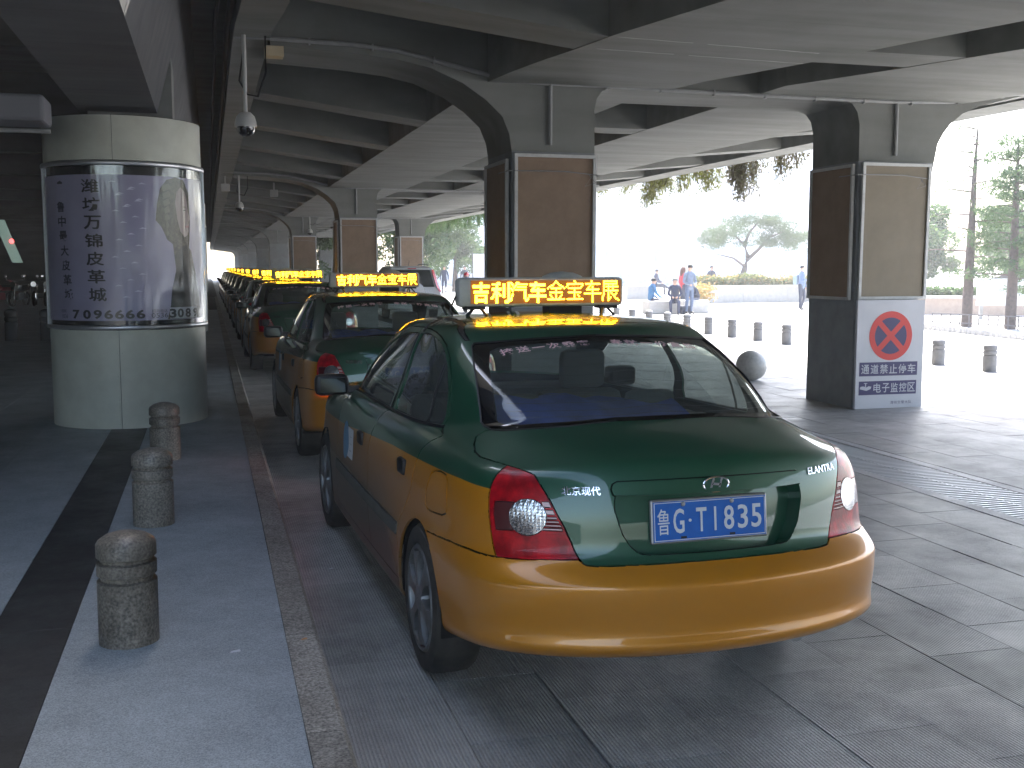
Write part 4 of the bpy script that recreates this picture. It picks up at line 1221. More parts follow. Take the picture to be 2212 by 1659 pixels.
    for y in (1.03, 3.655):
        for s in (1, -1):
            v = []; f = []
            for i, a in enumerate(np.linspace(R(-8), R(188), 25)):
                for xx in (.50, .846 if y < 2 else .838): v.append((s * xx, y + .345 * math.cos(a), .292 + .345 * math.sin(a)))
            for i in range(24): f.append((2 * i, 2 * i + 1, 2 * i + 3, 2 * i + 2))
            m.add(v, f)
            ring = [(s * .50, y + .345 * math.cos(a), .292 + .345 * math.sin(a)) for a in np.linspace(R(-8), R(188), 25)]
            m.add(ring, [tuple(range(25))])
    m.box(-.66, .66, .55, 4.2, .34, .38)
    m.build("wheel_arch_liner", CAV, t)
    # exhaust
    m = MB(); m.tube([(.42, .25, .27), (.42, .6, .27)], .026, 12); m.build("exhaust", CHROME, t, smooth=True, angle=40)
    # sign, plate, badges
    led_sign(t)
    PB = mat("plate_blue", (.008, .125, .50), .35, noise=(20, (.012, .16, .6), .6, 3)); PW = mat("plate_white", (.72, .75, .78), .4); PF = mat("plate_holder", (.42, .42, .42), .35, .6)
    pl_ = empty("number_plate", (0, .172, .764)); pl_.parent = t; pl_.rotation_euler = (R(-6), 0, 0)
    MB().bevbox(-.2275, .2275, -.008, .010, -.0775, .0775, .006).build("plate_holder", PF, pl_)
    MB().box(-.2195, .2195, -.0105, -.0082, -.0695, .0695).build("plate_field", PB, pl_)
    m = MB(); 
    for (a, b, c, d) in ((-.2165, .2165, .0640, .0665), (-.2165, .2165, -.0665, -.0640), (-.2165, -.214, -.0635, .0635), (.214, .2165, -.0635, .0635)): m.box(a, b, -.0118, -.0107, c, d)
    m.build("plate_line", PW, pl_)
    for ch, xc, w, h, bo in (("鲁", -.182, .046, .090, .0), ("G", -.1235, .042, .086, .012), ("T", -.036, .040, .084, .012), ("I", .018, .008, .084, .012), ("8", .072, .040, .084, .012), ("3", .127, .040, .084, .012), ("5", .181, .040, .084, .012)):
        v, f = text_fit(ch, w, h, .0016, bo)
        m = MB(); m.add([(x + xc, -z - .0125, y) for x, y, z in v], f); m.build("plate_character", PW, pl_)
    m = MB(); m.lathe([(.0055, -.0135), (.0055, -.011)], 12, axis='y', c=(-.080, 0, 0)); m.build("plate_dot", PW, pl_)
    for xx in (-.105, .085):
        m = MB(); m.lathe([(.002, -.017), (.007, -.0155), (.0085, -.011)], 12, axis='y', c=(xx, 0, .058)); m.build("plate_bolt", PF, pl_, smooth=True, angle=50)
        m = MB(); m.box(xx - .011, xx + .011, -.0115, -.0106, -.062, -.054); m.build("plate_slot", TRIM, pl_)
    # badges on the lid
    def on_lid(verts, u, v, w_off=.0015):
        p, n = Sn(u, v); return p, n
    def badge(txt, xc, zc, w, h, name, bold=0.02):
        v_, f_ = text_fit(txt, w, h, .003, bold)
        # follow the skin: find y at (x,z)
        out = []
        for x, y, z in v_:
            X, Z = xc + x, zc + y
            out.append((X, lid_y(abs(X), Z) - .002 - z - .0015, Z))
        MB().add(out, f_).build(name, CHROME, lid)
    badge("北京现代", -.470, .884, .125, .030, "maker_badge", .015)
    badge("ELANTRA", .485, .905, .150, .024, "model_badge", .01)
    # oval badge with slanted letter
    yb_ = lid_y(0, .895)
    m = MB(); n = 40; ring = []
    for i in range(n + 1):
        a = 2 * math.pi * i / n; ring.append((.049 * math.cos(a), yb_ - .008 - .001, .895 + .026 * math.sin(a)))
    m.tube(ring, .0032, 6, cap=False)
    def bar(pts, w):
        v = []
        for x, z in pts: v.append((x, z))
        m.prism([(x, .895 + z) for x, z in pts], yb_ - .0115, yb_ - .006, 'y')
    bar([(-.026, -.021), (-.018, -.023), (-.006, .020), (-.014, .022)], 0)
    bar([(.006, -.022), (.014, -.020), (.026, .021), (.018, .023)], 0)
    bar([(-.016, -.002), (.016, -.006), (.018, .003), (-.013, .006)], 0)
    m.build("oval_badge", CHROME, lid, smooth=True, angle=30)
    yl = lid_y(.20, .885)
    m = MB(); m.lathe([(.003, yl - .006), (.009, yl - .005), (.0115, yl + .003)], 16, axis='y', c=(.205, 0, .883)); m.build("boot_lock", CHROME, lid, smooth=True, angle=50)
    # lettering on the glass
    PK = mat("pink_lettering", (.85, .55, .55), .6)
    for txt, x0, x1 in (("接送一次乘客", -.475, -.055), ("奉献一份真情", .03, .44)):
        n = len(txt); 
        for i, ch in enumerate(txt):
            xc = x0 + (x1 - x0) * (i + .5) / n
            w = .058; h = .060 if ch != "一" else .009
            v_, f_ = text_fit(ch, w, h, 0, .02)
            o_ = []
            for x, y, z in v_:
                X = xc + x
                o_.append(glass_pt(X, .068 - y * 1.0 + (.045 * (X / .45) ** 2)))
            MB().add(o_, f_).build("lettering", PK, rg)
    ST = mat("white_sticker", (.6, .62, .62), .5); SB = mat("blue_sticker", (.12, .25, .36), .5)
    def side_patch(u0, u1, v0, v1, nm, mt, rnd=False):
        m = MB(); 
        if rnd:
            uc, vc, ru, rv = (u0 + u1) / 2, (v0 + v1) / 2, (u1 - u0) / 2, (v1 - v0) / 2
            pts = [(uc + ru * math.cos(a), vc + rv * math.sin(a)) for a in np.linspace(0, 2 * math.pi, 25)[:-1]]
            P = [Sn(u, v) for u, v in pts]; c = Sn(uc, vc)
            V_ = [(-(p[0] + n_[0] * .0018), p[1], p[2]) for p, n_ in P] + [(-(c[0][0] + c[1][0] * .0018), c[0][1], c[0][2])]
            m.add(V_, [(i, (i + 1) % 24, 24) for i in range(24)])
        else:
            V_ = []
            for j in range(5):
                for i in range(5):
                    p, n_ = Sn(u0 + (u1 - u0) * i / 4, v0 + (v1 - v0) * j / 4); V_.append((-(p[0] + n_[0] * .0015), p[1], p[2] + n_[2] * .0015))
            m.add(V_, [(j * 5 + i, j * 5 + i + 1, (j + 1) * 5 + i + 1, (j + 1) * 5 + i) for j in range(4) for i in range(4)])
        return m.build(nm, mt, t)
    side_patch(11.72, 12.12, 7.4, 9.9, "door_sticker", ST)
    side_patch(12.05, 12.52, 7.0, 10.2, "round_sticker", SB, True)
    side_patch(11.85, 11.98, 8.0, 9.3, "sticker_print", TRIM)
    # interior
    inn = MB()
    for sx in (-.36, .36):
        inn.bevbox(sx - .24, sx + .24, 2.28, 2.42, .40, .98, .05)
        inn.bevbox(sx - .13, sx + .13, 2.27, 2.36, .99, 1.20, .04)
        inn.bevbox(sx - .25, sx + .25, 2.36, 2.86, .36, .52, .05)
    inn.build("front_seat", SEAT, t, smooth=True, angle=40)
    m = MB(); m.bevbox(-.62, .62, 1.36, 1.52, .40, .97, .06); m.bevbox(-.62, .62, 1.5, 1.98, .34, .52, .06); m.build("rear_bench", SEAT, t, smooth=True, angle=40)
    for sx in (-.33, .33):
        m = MB(); m.bevbox(sx - .12, sx + .12, 1.34, 1.43, .95, 1.08, .035); m.build("headrest", SEAT, t, smooth=True, angle=40)
    m = MB(); m.box(-.60, .60, .62, 1.38, .955, .965); m.build("parcel_shelf", SHELF, t)
    # draped blue cloth over the bench top
    v = []; f = []; nx = 26; ny = 7
    for j in range(ny):
        for i in range(nx):
            x = -.52 + i * .94 / (nx - 1); tt = j / (ny - 1)
            y = 1.02 + tt * .42 + .05 * math.sin(x * 7)
            z = .968 + .105 * math.sin(tt * 1.9) * (1.0 - .35 * (x > -.1) * min(1, (x + .1) / .25)) + .012 * math.sin(x * 23 + tt * 5)
            v.append((x, y, z))
    for j in range(ny - 1):
        for i in range(nx - 1): f.append((j * nx + i, j * nx + i + 1, (j + 1) * nx + i + 1, (j + 1) * nx + i))
    MB().add(v, f).build("blue_cloth", SEATB, t, smooth=True)
    m = MB(); m.bevbox(-.10, .10, .80, .87, .965, 1.01, .012); m.build("brake_lamp_box", TRIM, t)
    m = MB(); m.bevbox(-.68, .68, 3.02, 3.35, .70, .93, .05); m.build("dashboard", TRIM, t, smooth=True, angle=40)
    m = MB(); ring = [(-.36 + .18 * math.cos(a), 2.93 + .06 * math.sin(a), .86 + .165 * math.sin(a)) for a in np.linspace(0, 2 * math.pi, 25)]; m.tube(ring, .014, 6, cap=False); m.tube([(-.52, 2.93, .86), (-.2, 2.93, .86)], .012, 6)
    m.build("steering_wheel", TRIM, t, smooth=True, angle=60)
    m = MB(); m.bevbox(-.11, .11, 2.60, 2.63, 1.24, 1.30, .01); m.build("rear_view_mirror", TRIM, t)
    m = MB(); m.box(-.70, .70, 1.35, 3.1, .27, .30); m.build("cabin_floor", CAV, t)
    return t

_lut = {}
def lid_y(x, z):
    u, v = x / .19, 10.5
    for _ in range(30):
        p = S(u, v); a = S(u + .01, v); b = S(u, v + .01)
        J = np.array([[a[0] - p[0], b[0] - p[0]], [a[2] - p[2], b[2] - p[2]]]) / .01
        d = np.linalg.solve(J, [x - p[0], z - p[2]])
        if abs(d[0]) + abs(d[1]) < 1e-4: break
        u = float(np.clip(u + np.clip(d[0], -1, 1), 0, 8)); v = float(np.clip(v + np.clip(d[1], -1, 1), 8, 13))
    return float(S(u, v)[1])
def glass_pt(x, down):
    """point on the rear glass: x across, 'down' metres below the top edge of the glass"""
    ax = abs(x)
    lo, hi = 0.0, 4.4
    vv_ = 18.9
    for it in range(3):
        for _ in range(22):
            mid = (lo + hi) / 2
            if S(mid, vv_)[0] < ax: lo = mid
            else: hi = mid
        u = (lo + hi) / 2; lo, hi = 0.0, 4.4
        top = S(u, 19.5 - .12 * u); 
        a = S(u, vv_); g = S(u, vv_ - .1) - a; L = np.linalg.norm(g) / .1
        dist = np.linalg.norm(a - top)
        vv_ = vv_ - (down - dist) / L
    p, n = Sn(u, vv_)
    p = p + n * .0005
    return (math.copysign(p[0], x), p[1], p[2])
taxi0 = make_taxi()
TX = [(1.682, 3.291, .042)]
for s_y in (8.62, 17.0, 22.0, 27.0, 32.1, 37.2, 42.5, 48.0, 53.6, 59.2, 65.0):
    TX.append((1.58 if s_y < 9 else 1.47, s_y, .018 if s_y < 9 else .008))
tlabels = ["nearest taxi, green over gold, rear facing us, blue plate and lit sign", "second taxi in the queue, half hidden behind the nearest one",
           "third taxi in the queue, gold flank showing past the second taxi"] + ["taxi number %s in the queue along the kerb, only its side and lit sign showing" % w for w in ("four", "five", "six", "seven", "eight", "nine", "ten", "eleven", "twelve")]
for i, (x, y, a) in enumerate(TX):
    o = taxi0 if i == 0 else copy_tree(taxi0)
    o.location = (x, y, 0); o.rotation_euler = (0, 0, a)
    tag(o, tlabels[i], "taxi", "taxis queuing along the kerb")

# the second taxi has its left lower lamp lit, the third its high brake lamp
LIT2 = mat("lit_lamp", (.8, .1, .02), .4, emit=(1.0, .10, .02), estr=14.0)
cars = [o for o in bpy.data.objects if o.name.split(".")[0] == "taxi" and o.parent is None]
cars.sort(key=lambda o: o.location.y)
def lamp_patch(parent, u0, u1, v0, v1):
    V_ = []
    for j in range(4):
        for i in range(5):
            p, n_ = Sn(u0 + (u1 - u0) * i / 4, v0 + (v1 - v0) * j / 3); V_.append((-(p[0] + n_[0] * .002), p[1] + n_[1] * .002, p[2]))
    MB().add(V_, [(j * 5 + i, j * 5 + i + 1, (j + 1) * 5 + i + 1, (j + 1) * 5 + i) for j in range(3) for i in range(4)]).build("lit_lamp", LIT2, parent)
lamp_patch(cars[1], 4.05, 4.66, 8.3, 8.95)
MB().bevbox(-.07, .07, .785, .795, .985, 1.005, .003).build("lit_lamp", LIT2, cars[2])
# streak of red light on the kerb edge, painted as a faintly glowing strip
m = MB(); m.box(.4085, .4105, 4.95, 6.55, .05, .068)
tag(m.build("kerb_light_streak", mat("red_light_streak", (.80, .02, .04), .5, emit=(1, .03, .06), estr=.05)), "thin painted streak of red light along the kerb edge beside the first taxi", "red light streak")
# ================================================================== clad column with the curved poster
CLAD = mat("cream_cladding", (.60, .62, .54), .42, noise=(4, (.47, .48, .41), .7, 9), bump=(60, .05, .002))
ALU = mat("aluminium", (.55, .56, .58), .35, .8)
COLX, COLY, COLR = -.776, 11.55, .73
def arc_panel(mb, r, a0, a1, z0, z1, n=24, t=.012, mi=0):
    v = []; f = []
    for i in range(n + 1):
        a = a0 + (a1 - a0) * i / n
        for rr, zz in ((r, z0), (r, z1), (r - t, z1), (r - t, z0)): v.append((rr * math.cos(a), rr * math.sin(a), zz))
    for i in range(n):
        for k in range(4): f.append((4 * i + k, 4 * (i + 1) + k, 4 * (i + 1) + (k + 1) % 4, 4 * i + (k + 1) % 4))
    f.append((0, 1, 2, 3)); f.append((4 * n + 3, 4 * n + 2, 4 * n + 1, 4 * n))
    return mb.add(v, f, mi)
FA = math.atan2(-COLY, -COLX)        # azimuth from the column towards the camera
def clad_column(x, y, lab, full=True):
    e = empty("clad_column", (x, y, WZ), 0, lab, "column", "round clad columns")
    z = lambda h: h - WZ
    seam = FA - .13
    for i in range(4):
        a0 = seam + i * math.pi / 2 + .003; a1 = seam + (i + 1) * math.pi / 2 - .003
        m = MB(); arc_panel(m, COLR, a0, a1, z(.125), z(1.055)); m.build("lower_panel", CLAD, e, smooth=True, angle=40)
        m = MB(); arc_panel(m, COLR, a0, a1, z(2.625), z(3.03)); m.build("upper_panel", CLAD, e, smooth=True, angle=40)
    m = MB(); m.lathe([(COLR - .013, z(.12)), (COLR - .013, z(3.028))], 48); m.lathe([(COLR - .02, z(3.0)), (COLR + .0, z(3.034)), (.3, z(3.036))], 48, cap=False); m.build("core", DARK, e, smooth=True, angle=40)
    for z0, z1 in ((1.06, 1.10), (2.575, 2.62)):
        m = MB(); m.lathe([(COLR - .01, z(z0)), (COLR + .022, z(z0) + .002), (COLR + .028, z(z0) + .01), (COLR + .028, z(z1) - .01), (COLR + .022, z(z1) - .002), (COLR - .01, z(z1))], 64); m.build("ring", ALU, e, smooth=True, angle=40)
    # poster: lavender print behind clear plastic
    a0, a1 = FA - 1.35, FA + 1.40
    m = MB(); arc_panel(m, COLR + .0015, a0 - .02, a1 + .02, z(1.10), z(2.575), 40); m.build("poster_backing", BORDER, e, smooth=True, angle=40)
    m = MB(); arc_panel(m, COLR + .004, a0 + .04, a1 - .04, z(1.145), z(2.49), 40, .004); po = m.build("poster", POSTER, e, smooth=True, angle=40)
    for a in (a0 - .02, a1 + .02):
        m = MB(); arc_panel(m, COLR + .026, a - .018, a + .018, z(1.10), z(2.575), 2, .03); m.build("side_strip", ALU, e)
    m = MB(); 
    for k in range(9):
        h = z(.2 + k * .1); m.lathe([(.004, 0), (.003, .003)], 8, c=(0, 0, 0)) if False else None
    rr = COLR + .0012
    for hh in (.17, .4, .62, .84, 1.02, 2.66, 2.75, 2.84, 2.93, 3.0):
        for d in (-.03, .03):
            a = seam + d; m.lathe([(.0055, 0), (.003, .003)], 8, c=(rr * math.cos(a), rr * math.sin(a), z(hh)))
    m.build("rivets", ALU, e)
    tag(bpy.data.objects[m and e.children[-1].name], kind="stuff")
    def wrap(v, a, zc, dr=.0130):
        return [((COLR + dr + p[2]) * math.cos(a + p[0] / COLR), (COLR + dr + p[2]) * math.sin(a + p[0] / COLR), z(zc + p[1])) for p in v]
    def pa(px): return FA + math.asin(max(-.99, min(.99, (px - 276) / 160.0)))
    def put(txt, px, zc, w, h, mt, bold, nm="poster_character", dr=.0130):
        v, f = text_fit(txt, w, h, 0, bold); MB().add(wrap(v, pa(px), zc, dr), f).build(nm, mt, po)
    if full:
        for i, ch in enumerate("潍坊万锦皮革城"): [put(ch, 211 + i * 1.2 + ox, 2.385 - i * .166 + oz, .160, .122, INK, .004, "poster_character", dr_) for ox, oz, dr_ in ((-.6, .002, .0130), (.6, -.002, .0134))]
        for i, ch in enumerate("鲁中最大皮革城"): put(ch, 154 + i * 1.5, 2.20 - i * .135, .155 if False else .105, .098, INK2, .02)
        for i, ch in enumerate("7096666"): put(ch, 176 + i * 20.5, 1.205, .078, .085, INK, .035)
        put("招商", 152, 1.235, .07, .03, INK2, 0); put("0536", 154, 1.185, .08, .035, INK2, 0)
        put("招商电话", 336, 1.232, .15, .032, INK2, 0); put("0536", 336, 1.19, .16, .045, INK2, .0)
        for i, ch in enumerate("3089"): put(ch, 362 + i * 15.5, 1.205, .075, .088, INK, .035)
        # pale panel under the right number
        v = []; f = []
        def patch(pts, mt, nm, dr=.0105):
            """pts: outline in (angle px, z)"""
            P = [(pa(p), q) for p, q in pts]
            bm = bmesh.new(); vs = [bm.verts.new((a, q, 0)) for a, q in P]; fc = bm.faces.new(vs)
            amin, amax = min(a for a, _ in P), max(a for a, _ in P)
            for k in range(1, 14):
                bmesh.ops.bisect_plane(bm, geom=bm.verts[:] + bm.edges[:] + bm.faces[:], plane_co=(amin + (amax - amin) * k / 14, 0, 0), plane_no=(1, 0, 0))
            bm.verts.index_update()
            V_ = [((COLR + dr) * math.cos(p.co.x), (COLR + dr) * math.sin(p.co.x), z(p.co.y)) for p in bm.verts]
            F_ = [[q.index for q in ff.verts] for ff in bm.faces]; bm.free()
            MB().add(V_, F_).build(nm, mt, po)
        patch([(356, 1.155), (412, 1.155), (412, 1.26), (356, 1.26)], PALE, "pale_box", .0095)
        # figure: fair hair, face in profile to the right, dark coat
        patch([(352, 1.15), (360, 1.30), (372, 1.62), (367, 1.86), (356, 1.90), (345, 2.02), (334, 2.08), (338, 2.24), (345, 2.38), (358, 2.46), (376, 2.49), (392, 2.47), (402, 2.35), (404, 2.1), (400, 1.8), (408, 1.6), (416, 1.4), (418, 1.15)], HAIRP, "figure_hair", .0055)
        patch([(356, 1.15), (362, 1.42), (372, 1.62), (369, 1.75), (384, 1.84), (396, 1.86), (404, 1.8), (412, 1.6), (419, 1.4), (421, 1.15)], COATP, "figure_coat", .0068)
        patch([(378, 2.36), (386, 2.40), (394, 2.36), (398, 2.26), (399.5, 2.18), (403.5, 2.10), (400.5, 2.075), (401.5, 2.045), (400, 2.02), (401, 1.99), (398, 1.95), (391, 1.93), (383, 1.98), (377, 2.10), (374, 2.25)], SKINP, "figure_face", .0068)
        patch([(388, 2.215), (393, 2.222), (396, 2.215), (393, 2.208)], HAIRD, "figure_brow", .0080); patch([(389, 2.185), (393, 2.19), (396, 2.183), (392, 2.178)], INK, "figure_eye", .0080)
        patch([(393, 2.035), (400, 2.042), (401, 2.032), (399, 2.022), (394, 2.022)], LIPP, "figure_lips", .0080)
        for i in range(7):
            y0 = 2.40 - i * .07; patch([(347 + i * 1.5, y0), (362 - i, y0 + .03), (366 - i, y0 - .02), (350 + i, y0 - .05)], HAIRD, "figure_lock", .0074)
        for i in range(26):                        # little wing marks scattered in the middle
            px_ = 245 + (i * 37 % 60); zz = 2.42 - (i * .053) % 1.1
            patch([(px_, zz), (px_ + 7, zz + .016), (px_ + 16, zz + .002), (px_ + 8, zz + .002)], WINGP, "wing_mark", .0060)
        patch([(148, 2.41), (158, 2.41), (158, 2.425), (153, 2.44), (148, 2.425)], INK2, "poster_mark", .0060); put("LAPIAN", 153, 2.385, .06, .014, INK2, 0) if False else None
        # clear acrylic sheet
    m = MB(); arc_panel(m, COLR + .021, a0, a1, z(1.103), z(2.572), 60, .003); m.build("acrylic_sheet", ACR, e, smooth=True, angle=40)
    return e
POSTER = mat("lavender_print", (.42, .40, .54), .5, noise=(1.6, (.34, .325, .47), .8, 3))
INK = mat("black_ink", (.012, .012, .016), .5); INK2 = mat("grey_ink", (.05, .05, .07), .5)
PALE = mat("pale_ink", (.5, .52, .56), .5); HAIRP = mat("hair_print", (.12, .105, .07), .5, noise=(30, (.03, .025, .018), 1.0, 6)); COATP = mat("coat_print", (.015, .016, .015), .5, noise=(14, (.05, .05, .04), .8, 6))
SKINP = mat("skin_print", (.36, .28, .27), .5); HAIRD = mat("dark_lock", (.15, .14, .10), .5); LIPP = mat("lip_print", (.40, .18, .2), .5); WINGP = mat("wing_print", (.75, .75, .85), .5)
def acrylic():
    m = glass_mat("acrylic", (.97, .97, .98), 1.33, .02)
    nt = m.node_tree; L = nt.links.new
    rm = [n for n in nt.nodes if n.type == 'MAP_RANGE' and abs(n.inputs['To Max'].default_value - .30) < .01][0]; rm.inputs['To Min'].default_value = .0; rm.inputs['To Max'].default_value = .02
    gl = [n for n in nt.nodes if n.type == 'BSDF_GLOSSY'][0]; fr = [n for n in nt.nodes if n.type == 'FRESNEL'][0]
    tc = nt.nodes.new("ShaderNodeTexCoord"); mp = nt.nodes.new("ShaderNodeMapping"); mp.inputs["Scale"].default_value = (9, 9, .7)
    n = nt.nodes.new("ShaderNodeTexNoise"); n.inputs["Scale"].default_value = 1.0; n.inputs["Detail"].default_value = 5
    bp = nt.nodes.new("ShaderNodeBump"); bp.inputs["Strength"].default_value = .9; bp.inputs["Distance"].default_value = .02
    L(tc.outputs["Object"], mp.inputs[0]); L(mp.outputs[0], n.inputs["Vector"]); L(n.outputs["Fac"], bp.inputs["Height"]); L(bp.outputs[0], gl.inputs["Normal"]); L(bp.outputs[0], fr.inputs["Normal"])
    return m
ACR = acrylic()
clad_column(COLX, COLY, "round cream clad column carrying a curved lavender poster, nearest the camera")
clad_column(COLX, COLY + BAY, "second round clad column with a framed poster, seen past the first one", False)
m = MB(); m.lathe([(.085, WZ), (.085, 3.75)], 20, c=(-.13, 38.5, 0))
tag(m.build("round_post", CLAD, None, smooth=True, angle=40), "thin pale round post beyond the clad columns, beside the kerb", "post")

# ================================================================== bollards
def bollard_mesh(nm, mt, r=.118, h=.43, oct_=False):
    p = [(r, 0), (r, h * .60), (r - .014, h * .615), (r - .014, h * .65), (r, h * .665), (r, h * .775), (r - .014, h * .79), (r - .014, h * .82), (r, h * .835), (r, h * .95), (r * .93, h * .985), (r * .7, h * 1.03), (r * .35, h * 1.06), (.003, h * 1.068)]
    m = MB(); m.lathe(p, 8 if oct_ else 40); return m
bl = ["nearest speckled granite bollard on the left walkway", "second granite bollard on the left walkway, in front of the clad column", "third granite bollard, touching the clad column's foot in view"]
b0 = None
for i, (x, y) in enumerate(((-.355, 4.62), (-.355, 6.75), (-.37, 9.05))):
    if b0 is None: b0 = bollard_mesh("bollard", GRANITE).build("bollard", GRANITE, None, smooth=True, angle=38); o = b0
    else: o = b0.copy(); col.objects.link(o)
    o.location = (x, y, WZ); o.rotation_euler = (0, 0, i * 1.3); tag(o, bl[i], "bollard", "bollards on the left walkway")
BOLG = mat("grey_bollard_stone", (.20, .20, .205), .6, noise=(9, (.13, .13, .135), .8, 6))
b1 = None
bollw = ["rightmost grey bollard of the row across the plaza, right of the sign pillar", "second grey bollard from the right, beside the sign pillar"]
for i in range(30):
    y = 14.62 + 1.27 * i
    if i in (2, 3): continue
    if b1 is None: b1 = bollard_mesh("bollard", BOLG, .108, .42).build("bollard", BOLG, None, smooth=True, angle=38); o = b1
    else: o = b1.copy(); col.objects.link(o)
    o.location = (11.87, y, 0); o.rotation_euler = (0, 0, i)
    if i < 2: lb = bollw[i]
    elif i < 9: lb = "grey plaza bollard, %s to the left of the sign pillar" % (("", "", "", "", "first", "second", "third", "fourth", "fifth")[i])
    else: lb = "far grey bollard, number %s from the near end of the plaza row" % ("ten eleven twelve thirteen fourteen fifteen sixteen seventeen eighteen nineteen twenty twenty-one twenty-two twenty-three twenty-four twenty-five twenty-six twenty-seven twenty-eight twenty-nine thirty thirty-one".split()[i - 9])
    tag(o, lb, "bollard", "grey bollards along the plaza edge" if i < 9 else "far bollards along the plaza edge")
m = MB(); n = 32
prof = [(.225 * math.sin(a), .215 - .225 * math.cos(a)) for a in np.linspace(.02, math.pi - .01, 22)]
m.lathe(prof, n); ball = m.build("stone_ball", mat("polished_stone", (.50, .49, .46), .3, noise=(22, (.36, .35, .33), .9, 5)), None, smooth=True, angle=60)
ball.location = (7.62, 14.45, 0); tag(ball, "round polished stone ball on the plaza paving, behind the nearest taxi", "stone ball")
BOLB = mat("dark_bollard_stone", (.04, .04, .042), .6)
for i, (x, y) in enumerate(((-4.0, 24.8), (-3.29, 24.6))):
    o = bollard_mesh("bollard", BOLB, .13, .62).build("bollard", BOLB, None, smooth=True, angle=38); o.location = (x, y, WZ)
    tag(o, ("dark bollard at the left edge of the hall" , "dark bollard close beside the clad column's left flank")[i], "bollard", "dark bollards in the hall")

# ================================================================== no stopping sign board
SW = mat("sign_white", (.60, .61, .66), .45, noise=(3, (.5, .51, .56), .6, 5)); SR = mat("sign_red", (.62, .045, .04), .45); SN = mat("sign_navy", (.045, .04, .13), .45); SL = mat("sign_letter", (.55, .56, .62), .5)
sg = empty("no_stopping_sign", (7.62, 11.10, 0), 0, "white board with red crossed circle and dark blue text strips at the pillar's foot", "sign")
MB().box(-.445, .445, -.02, .02, .005, 1.265).build("sign_board", SW, sg)
cz = .85; rr_, ri = .285, .212
m = MB(); N_ = 48
v = []; f = []
for i in range(N_):
    a = 2 * math.pi * i / N_
    for q in (rr_, ri): v.append((q * math.cos(a), -.0225, cz + q * math.sin(a)))
for i in range(N_): j = (i + 1) % N_; f.append((2 * i, 2 * i + 1, 2 * j + 1, 2 * j))
m.add(v, f); m.build("red_ring", SR, sg)
m = MB(); m.add([(ri * math.cos(2 * math.pi * i / N_), -.0221, cz + ri * math.sin(2 * math.pi * i / N_)) for i in range(N_)], [tuple(range(N_))]); m.build("blue_disc", SN, sg)
for s in (1, -1):
    m = MB(); c_, s__ = math.cos(R(45)), math.sin(R(45)) * s
    L_, W_ = .218, .033; yy_ = -.0229 if s > 0 else -.0232
    m.add([(a * c_ - b * s__, yy_, cz + a * s__ + b * c_) for a, b in ((-L_, -W_), (L_, -W_), (L_, W_), (-L_, W_))], [(0, 1, 2, 3)]); m.build("cross_bar", SR, sg)
for z0, z1 in ((.385, .545), (.165, .325)):
    MB().box(-.40, .37 if z0 > .2 else .365, -.0222, -.0205, z0, z1).build("text_strip", SN, sg)
def sign_text(txt, xc, zc, w, h, mt=SL, bold=.0):
    for i, ch in enumerate(txt):
        v, f = text_fit(ch, w, h, 0, bold)
        MB().add([(p[0] + xc[0] + (xc[1] - xc[0]) * (i + .5) / len(txt), -.0238, p[1] + zc) for p in v], f).build("sign_character", mt, sg)
sign_text("通道禁止停车", (-.385, .355), .465, .105, .108, SL, .01)
sign_text("电子监控区", (-.215, .355), .245, .098, .108, SL, .01)
sign_text("潍坊交警大队", (.02, .31), .07, .040, .036, SN)
m = MB(); m.prism([(-.385, .235), (-.30, .215), (-.245, .235), (-.235, .262), (-.27, .268), (-.30, .255), (-.345, .268), (-.38, .262)], -.0238, -.0222, 'y'); m.box(-.318, -.306, -.0238, -.0223, .262, .30); m.box(-.335, -.29, -.0238, -.0223, .298, .306)
m.build("camera_symbol", SL, sg)

